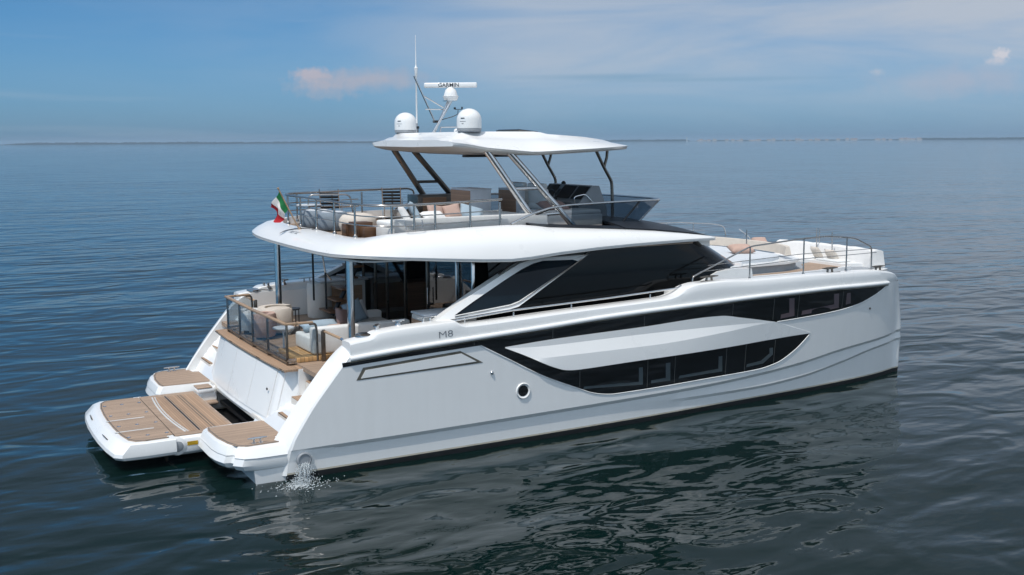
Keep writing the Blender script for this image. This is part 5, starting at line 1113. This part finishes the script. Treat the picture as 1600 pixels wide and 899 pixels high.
# ------------------------------------------------------------------ loose things in the cockpit
zc = 1.952
def cockpit():
    so = thing('corner_sofa', 'white L-shaped sofa on a bright teak plinth in the shaded aft cockpit', 'sofa', (2.4, -1.7, zc))
    def P(x, y, z): return (x-2.4, y+1.7, z-zc)
    local(MB().box(P(2.25, -1.82, 2.01), (2.9, 1.35, 0.10), bev=0.01).build('plinth', 'teak_bright', None), so)
    local(MB().box(P(2.35, -2.25, 2.36), (2.3, 0.26, 0.58), bev=0.05, seg=3).build('backrest', 'sofa_white', None), so)
    local(MB().box(P(2.30, -1.62, 2.24), (2.2, 0.95, 0.34), bev=0.05, seg=3).build('seat', 'sofa_white', None), so)
    local(MB().box(P(3.05, -1.0, 2.22), (1.3, 1.9, 0.34), bev=0.05, seg=3).build('chaise', 'sofa_grey', None), so)
    local(MB().box(P(3.35, 0.02, 2.28), (0.8, 0.26, 0.52), bev=0.05, seg=3).build('armrest', 'sofa_white', None), so)
    cushion('bolster', (1.72, -1.36, 2.52), (0.95, 0.34, 0.22), 'blue_linen', 'long pale blue cushion lying on the white cockpit sofa', (R(20), 0, R(4)))
    cushion('cushion', (2.40, -0.98, 2.60), (0.46, 0.44, 0.18), 'mauve', 'dusky mauve cushion propped up on the cockpit sofa beside the coral one', (R(72), R(14), R(35)))
    cushion('cushion', (2.02, -1.52, 2.47), (0.46, 0.36, 0.14), 'coral', 'small coral cushion lying at the foot of the mauve one on the cockpit sofa', (R(10), 0, R(15)))
    cushion('cushion', (2.80, -0.72, 2.66), (0.58, 0.56, 0.20), 'slate_fabric', 'large slate blue cushion leaning on the cockpit sofa by the steel pillar', (R(65), R(-12), R(20)))
    cushion('cushion', (3.05, -0.35, 2.64), (0.50, 0.50, 0.18), 'pad_grey', 'pale grey cushion at the back of the cockpit sofa behind the slate blue one', (R(66), 0, R(28)))
    # pod armchairs
    def pod_chair(name, loc, rz, m, label, w=0.80, hgt=0.62):
        t = thing(name, label, 'armchair', loc, rz, 'pod armchairs in the cockpit')
        rings = []
        for z, k in ((0.06, 0.80), (0.10, 0.90), (0.30, 1.0), (hgt-0.08, 0.98), (hgt, 0.90)):
            g = []
            for i in range(21):
                a = R(40)+R(280)*i/20; r = w/2*k; g.append((r*math.cos(a), r*math.sin(a)*1.05, z))
            for i in range(20, -1, -1):
                a = R(40)+R(280)*i/20; r = w/2*k-0.15; g.append((r*math.cos(a), r*math.sin(a)*1.05, z))
            rings.append(g)
        local(MB().loft(rings).build('shell', m, None, 50), t)
        local(MB().lathe([(w/2-0.14, 0.10), (w/2-0.12, 0.14), (w/2-0.12, hgt-0.12), (w/2-0.15, hgt-0.06), (w/2-0.22, hgt-0.03), (0.001, hgt-0.02)], (0.03, 0, 0), 22).build('seat', m, None, 50), t)
        local(MB().lathe([(w/2-0.12, 0.0), (w/2-0.12, 0.08)], (0, 0, 0), 20).build('base', 'black_plastic', None, 50), t)
        return t
    pod_chair('armchair', (1.55, 1.35, zc), R(-20), 'beige', 'large cream pod armchair behind the glass stern rail', 0.98, 0.66)
    pod_chair('armchair', (0.98, 1.60, zc), R(200), 'sofa_grey', 'pale grey pod armchair beside the port corner of the stern rail', 0.62, 0.60)
    pod_chair('armchair', (1.05, 0.78, zc), R(150), 'blush', 'blush pink pod armchair behind the middle of the stern rail', 0.62, 0.62)
    t = thing('side_table', 'round pale side table on one slim post behind the stern rail', 'table', (0.98, -1.0, zc))
    local(MB().lathe([(0.02, 0.50), (0.22, 0.505), (0.24, 0.52), (0.24, 0.545), (0.23, 0.55), (0.001, 0.55)], (0, 0, 0), 28).build('tabletop', 'table_white', None, 50), t)
    local(MB().lathe([(0.022, 0.02), (0.022, 0.5)], (0, 0, 0), 12).build('leg', 'table_white', None, 50), t)
    local(MB().lathe([(0.15, 0.0), (0.15, 0.015), (0.03, 0.025)], (0, 0, 0), 20).build('foot', 'table_white', None, 50), t)
    t = thing('wire_stool', 'black round wire-legged side table by the port bulwark', 'table', (2.05, 1.7, zc))
    local(MB().lathe([(0.20, 0.50), (0.21, 0.51), (0.21, 0.53), (0.001, 0.532)], (0, 0, 0), 24).build('tabletop', 'black_metal', None, 50), t)
    for i in range(4):
        a = R(45+90*i); local(MB().tube([(0.19*math.cos(a), 0.19*math.sin(a), 0.0), (0.19*math.cos(a), 0.19*math.sin(a), 0.5)], 0.012, 6).build('leg', 'black_metal', None, 50), t)
cockpit()
# ------------------------------------------------------------------ loose things on the upper deck
zf = 4.502
def upper_loose():
    def pod(loc, m, label, w, h, d=None, dark=True):
        t = thing('lounge_chair', label, 'armchair', loc, R(20), 'rounded lounge chairs on the upper deck')
        prof = [(w*0.42, 0.02), (w*0.47, 0.06), (w*0.5, h*0.35), (w*0.49, h*0.7), (w*0.45, h*0.93), (w*0.40, h), (w*0.30, h*0.98)]
        local(MB().lathe(prof, (0, 0, 0), 26).build('shell', m, None, 60), t)
        local(MB().lathe([(w*0.34, h*0.90), (w*0.34, h*0.99), (w*0.30, h*1.02), (0.001, h*1.03)], (0, 0, 0), 22).build('seat', 'table_white' if dark else m, None, 60), t)
        return t
    pod((2.66, 1.35, zf), 'pod_grey', 'rounded grey-blue lounge chair at the stern of the upper deck nearest the flag', 0.80, 0.46)
    pod((2.75, 0.48, zf), 'pod_grey', 'rounded grey-blue lounge chair on the upper deck between its twin and the cream pouf', 0.78, 0.46)
    t = thing('pouf', 'large soft cream pouf on the upper deck behind the wooden table', 'pouf', (3.05, -0.42, zf))
    local(MB().lathe([(0.30, 0.0), (0.40, 0.05), (0.45, 0.18), (0.44, 0.32), (0.36, 0.42), (0.20, 0.46), (0.001, 0.47)], (0, 0, 0), 26).build('cover', 'beige', None, 60), t)
    t = thing('coffee_table', 'stepped dark wooden coffee table at the edge of the upper deck', 'table', (2.68, -1.55, zf))
    local(MB().box((0, 0.0, 0.17), (0.42, 0.42, 0.34), bev=0.006).build('centre_block', 'wood_deep', None), t)
    local(MB().box((-0.1, 0.34, 0.14), (0.36, 0.26, 0.28), bev=0.006).build('side_block', 'wood_deep', None), t)
    local(MB().box((0.1, -0.36, 0.12), (0.42, 0.30, 0.24), bev=0.006).build('side_block', 'wood_deep', None), t)
    # slatted dark chairs by the port rail
    def chair(loc, label):
        t = thing('deck_chair', label, 'chair', loc, R(62), 'dark sling chairs by the port rail')
        for i in range(5): local(MB().box((-0.24-0.03*i, 0, 0.45+0.085*i), (0.02, 0.46, 0.062), tilt=(0, R(-14)), bev=0.006).build('back_slat', 'black_plastic', None), t)
        for s in (-1, 1):
            local(MB().tube([(-0.22, s*0.245, 0.40), (-0.40, s*0.245, 0.92)], 0.014, 6).build('back_frame', 'steel', None, 50), t)
            local(MB().tube([(0.24, s*0.245, 0.0), (0.22, s*0.245, 0.60), (-0.28, s*0.245, 0.60)], 0.014, 6).build('arm', 'steel', None, 50), t)
            local(MB().tube([(-0.26, s*0.245, 0.0), (-0.22, s*0.245, 0.42)], 0.014, 6).build('leg', 'steel', None, 50), t)
        local(MB().box((0, 0, 0.42), (0.46, 0.46, 0.03), bev=0.008).build('seat', 'black_plastic', None), t)
        return t
    c = chair((3.55, 2.75, zf), 'dark slatted chair by the port rail of the upper deck nearer the stern')
    dup(c, (5.30, 2.75, zf), R(62), 'dark slatted chair by the port rail of the upper deck next to the hardtop strut')
    t = thing('round_table', 'small pale round table on the upper deck behind the grey chairs', 'table', (2.75, 2.2, zf))
    local(MB().lathe([(0.30, 0.52), (0.32, 0.53), (0.32, 0.55), (0.001, 0.552)], (0, 0, 0), 26).build('tabletop', 'table_white', None, 50), t)
    local(MB().lathe([(0.03, 0.0), (0.03, 0.52)], (0, 0, 0), 12).build('leg', 'table_white', None, 50), t)
    zs = zf+0.53
    cushion('cushion', (3.45, -2.25, zs), (0.46, 0.44, 0.16), 'cover_white', 'white cushion leaning at the aft end of the upper deck sofa', (R(58), R(0), R(70)))
    cushion('cushion', (3.78, -2.05, zs+0.03), (0.52, 0.50, 0.16), 'blue_linen', 'pale blue cushion on the upper deck sofa between the white and the blush ones', (R(62), R(8), R(72)))
    cushion('cushion', (4.10, -2.40, zs-0.06), (0.60, 0.34, 0.15), 'cover_white', 'long white cushion lying low on the upper deck sofa in front of the blush ones', (R(25), R(0), R(5)))
    cushion('cushion', (4.25, -2.20, zs+0.01), (0.46, 0.36, 0.17), 'blush', 'blush cushion on the upper deck sofa nearest the pale blue one', (R(62), R(8), R(12)))
    cushion('cushion', (4.66, -2.20, zs+0.01), (0.46, 0.36, 0.17), 'blush', 'blush cushion in the middle of the upper deck sofa row, away from the white cushions', (R(64), R(-10), R(-8)))
    cushion('cushion', (5.10, -2.30, zs-0.02), (0.58, 0.36, 0.17), 'blue_linen', 'pale blue cushion slumped at the forward end of the upper deck cushion row', (R(52), R(16), R(-25)))
    cushion('cushion', (7.6, -1.85, zf+0.55), (0.80, 0.45, 0.20), 'mauve', 'dusky mauve cushion on the lounge beside the helm', (R(20), 0, R(10)))
upper_loose()
# foredeck cushions
cushion('cushion', (14.35, -1.05, 3.56), (0.72, 0.50, 0.24), 'coral', 'peach cushion lying on the grey foredeck sun pad', (R(12), 0, R(-20)))
cushion('cushion', (16.25, 0.25, 3.56), (0.50, 0.42, 0.20), 'blush', 'blush cushion behind the foredeck lounge backrest', (R(30), 0, R(-20)))
cushion('cushion', (17.2, -1.15, 3.30), (0.46, 0.44, 0.18), 'beige', 'cream cushion leaning on the white bow sofa near the pole', (R(60), 0, R(70)))
cushion('cushion', (17.2, -1.75, 3.28), (0.46, 0.40, 0.18), 'beige', 'cream cushion leaning on the white bow sofa right of its twin', (R(55), 0, R(80)))
# ------------------------------------------------------------------ flag
def flag():
    t = thing('flag', 'green white and red flag drooping from a slanted staff on the upper deck stern', 'flag', (1.96, 0.60, 4.55))
    top = Vector((-0.44, 0.16, 0.98))
    local(MB().tube([(0, 0, -0.02), top], 0.018, 8).lathe([(0.03, 0), (0.03, 0.03), (0.001, 0.04)], top, 10, axis=tuple(top)).lathe([(0.04, -0.02), (0.03, 0.06)], (0, 0, 0), 10).build('staff', 'wood_rail', None, 50), t)
    nu, nv = 14, 27; cols = [[], [], []]
    def pt(u, v):
        h = top*(0.95-0.42*u)
        p = h+Vector((-0.27, 0.155, -0.55))*v*(0.80-0.15*u*v)
        f = (0.045*math.sin(v*8+u*2.2)+0.03*math.sin(u*9-v*3))*min(1, v*2.5)
        fold = 0.10*sstep(0.45, 1.0, v)*math.sin(u*6.5)
        return p+Vector((0.6, 0.35, 0))*f*1.3+Vector((0.87, -0.49, 0))*fold*0.9+Vector((0, 0, 0.06*math.sin(u*5.5+1)*sstep(0.6, 1, v)))
    for c in range(3):
        V = [pt(i/nu, (c*9+j)/nv) for i in range(nu+1) for j in range(10)]
        Fc = [[i*10+j, (i+1)*10+j, (i+1)*10+j+1, i*10+j+1] for i in range(nu) for j in range(9)]
        local(O('stripe', V, Fc, ('flag_green', 'flag_white', 'flag_red')[c], None, 80), t)
flag()
# ------------------------------------------------------------------ exhaust water
def splash():
    rnd = random.Random(11); m = MB()
    def drop(p, r):
        bm = bmesh.new(); bmesh.ops.create_icosphere(bm, subdivisions=1, radius=r)
        st = rnd.uniform(0.7, 1.8); bmesh.ops.scale(bm, vec=(1, 1, st), verts=bm.verts); bmesh.ops.translate(bm, vec=p, verts=bm.verts); bm.verts.index_update()
        m.add([v.co[:] for v in bm.verts], [[v.index for v in f.verts] for f in bm.faces]); bm.free()
    for i in range(420):
        t = rnd.random()**0.7; drop((0.25+rnd.gauss(0, 0.04+0.09*t)-0.06*t, -4.46-0.10*t+rnd.gauss(0, 0.02+0.08*t), 0.33-0.34*t*t+rnd.random()*0.03), rnd.uniform(0.004, 0.013))
    for k in range(10):
        x0 = 0.25+rnd.gauss(0, 0.05); y0 = -4.47; vx = rnd.gauss(-0.06, 0.07); vy = -abs(rnd.gauss(0.10, 0.06)); n = 7; r0 = rnd.uniform(0.004, 0.009)
        m.tube([(x0+vx*q/n, y0+vy*q/n, 0.34-0.36*(q/n)**2) for q in range(n+1)], r0, 5, rfn=lambda t, r0=r0: r0*(0.5+0.8*math.sin(math.pi*t)))
    for i in range(600):
        a = rnd.uniform(0, 6.28); r = abs(rnd.gauss(0, 0.17)); drop((0.12+r*math.cos(a)*1.3, -4.64+r*math.sin(a)*0.9, rnd.random()**4*0.15*math.exp(-r)), rnd.uniform(0.003, 0.013))
    for i in range(260):
        a = rnd.uniform(0, 6.28); r = abs(rnd.gauss(0, 0.22)); cx, cy = 0.05+r*math.cos(a)*1.6, -4.72+r*math.sin(a); n = 7; q = rnd.uniform(0.004, 0.016)
        V = [(cx, cy, 0.012)]+[(cx+q*rnd.uniform(0.6, 1.4)*math.cos(6.28*j/n)*1.5, cy+q*rnd.uniform(0.6, 1.4)*math.sin(6.28*j/n), 0.003) for j in range(n)]
        m.add(V, [[0, 1+j, 1+(j+1) % n] for j in range(n)])
    o = m.build('exhaust_splash', 'spray', None, 80); tag(o, 'white splash of cooling water falling from the exhaust into the sea', 'splash', None, 'stuff')
splash()
# ------------------------------------------------------------------ summer haze over the water
def haze():
    e = 13500; m = bpy.data.materials.new('haze'); m.use_nodes = True; nt = m.node_tree; nt.nodes.clear()
    out = nt.nodes.new('ShaderNodeOutputMaterial'); v = nt.nodes.new('ShaderNodeVolumePrincipled')
    v.inputs['Color'].default_value = (0.62, 0.82, 1.0, 1); v.inputs['Density'].default_value = HAZE; v.inputs['Anisotropy'].default_value = 0.2
    nt.links.new(v.outputs[0], out.inputs['Volume'])
    o = MB().box((0, 0, 14.0), (2*e, 2*e, 30.0)).build('haze', m, None, None); o['kind'] = 'stuff'; o['label'] = 'pale summer haze over the sea'
HAZE = 0.00013
if HAZE: haze()
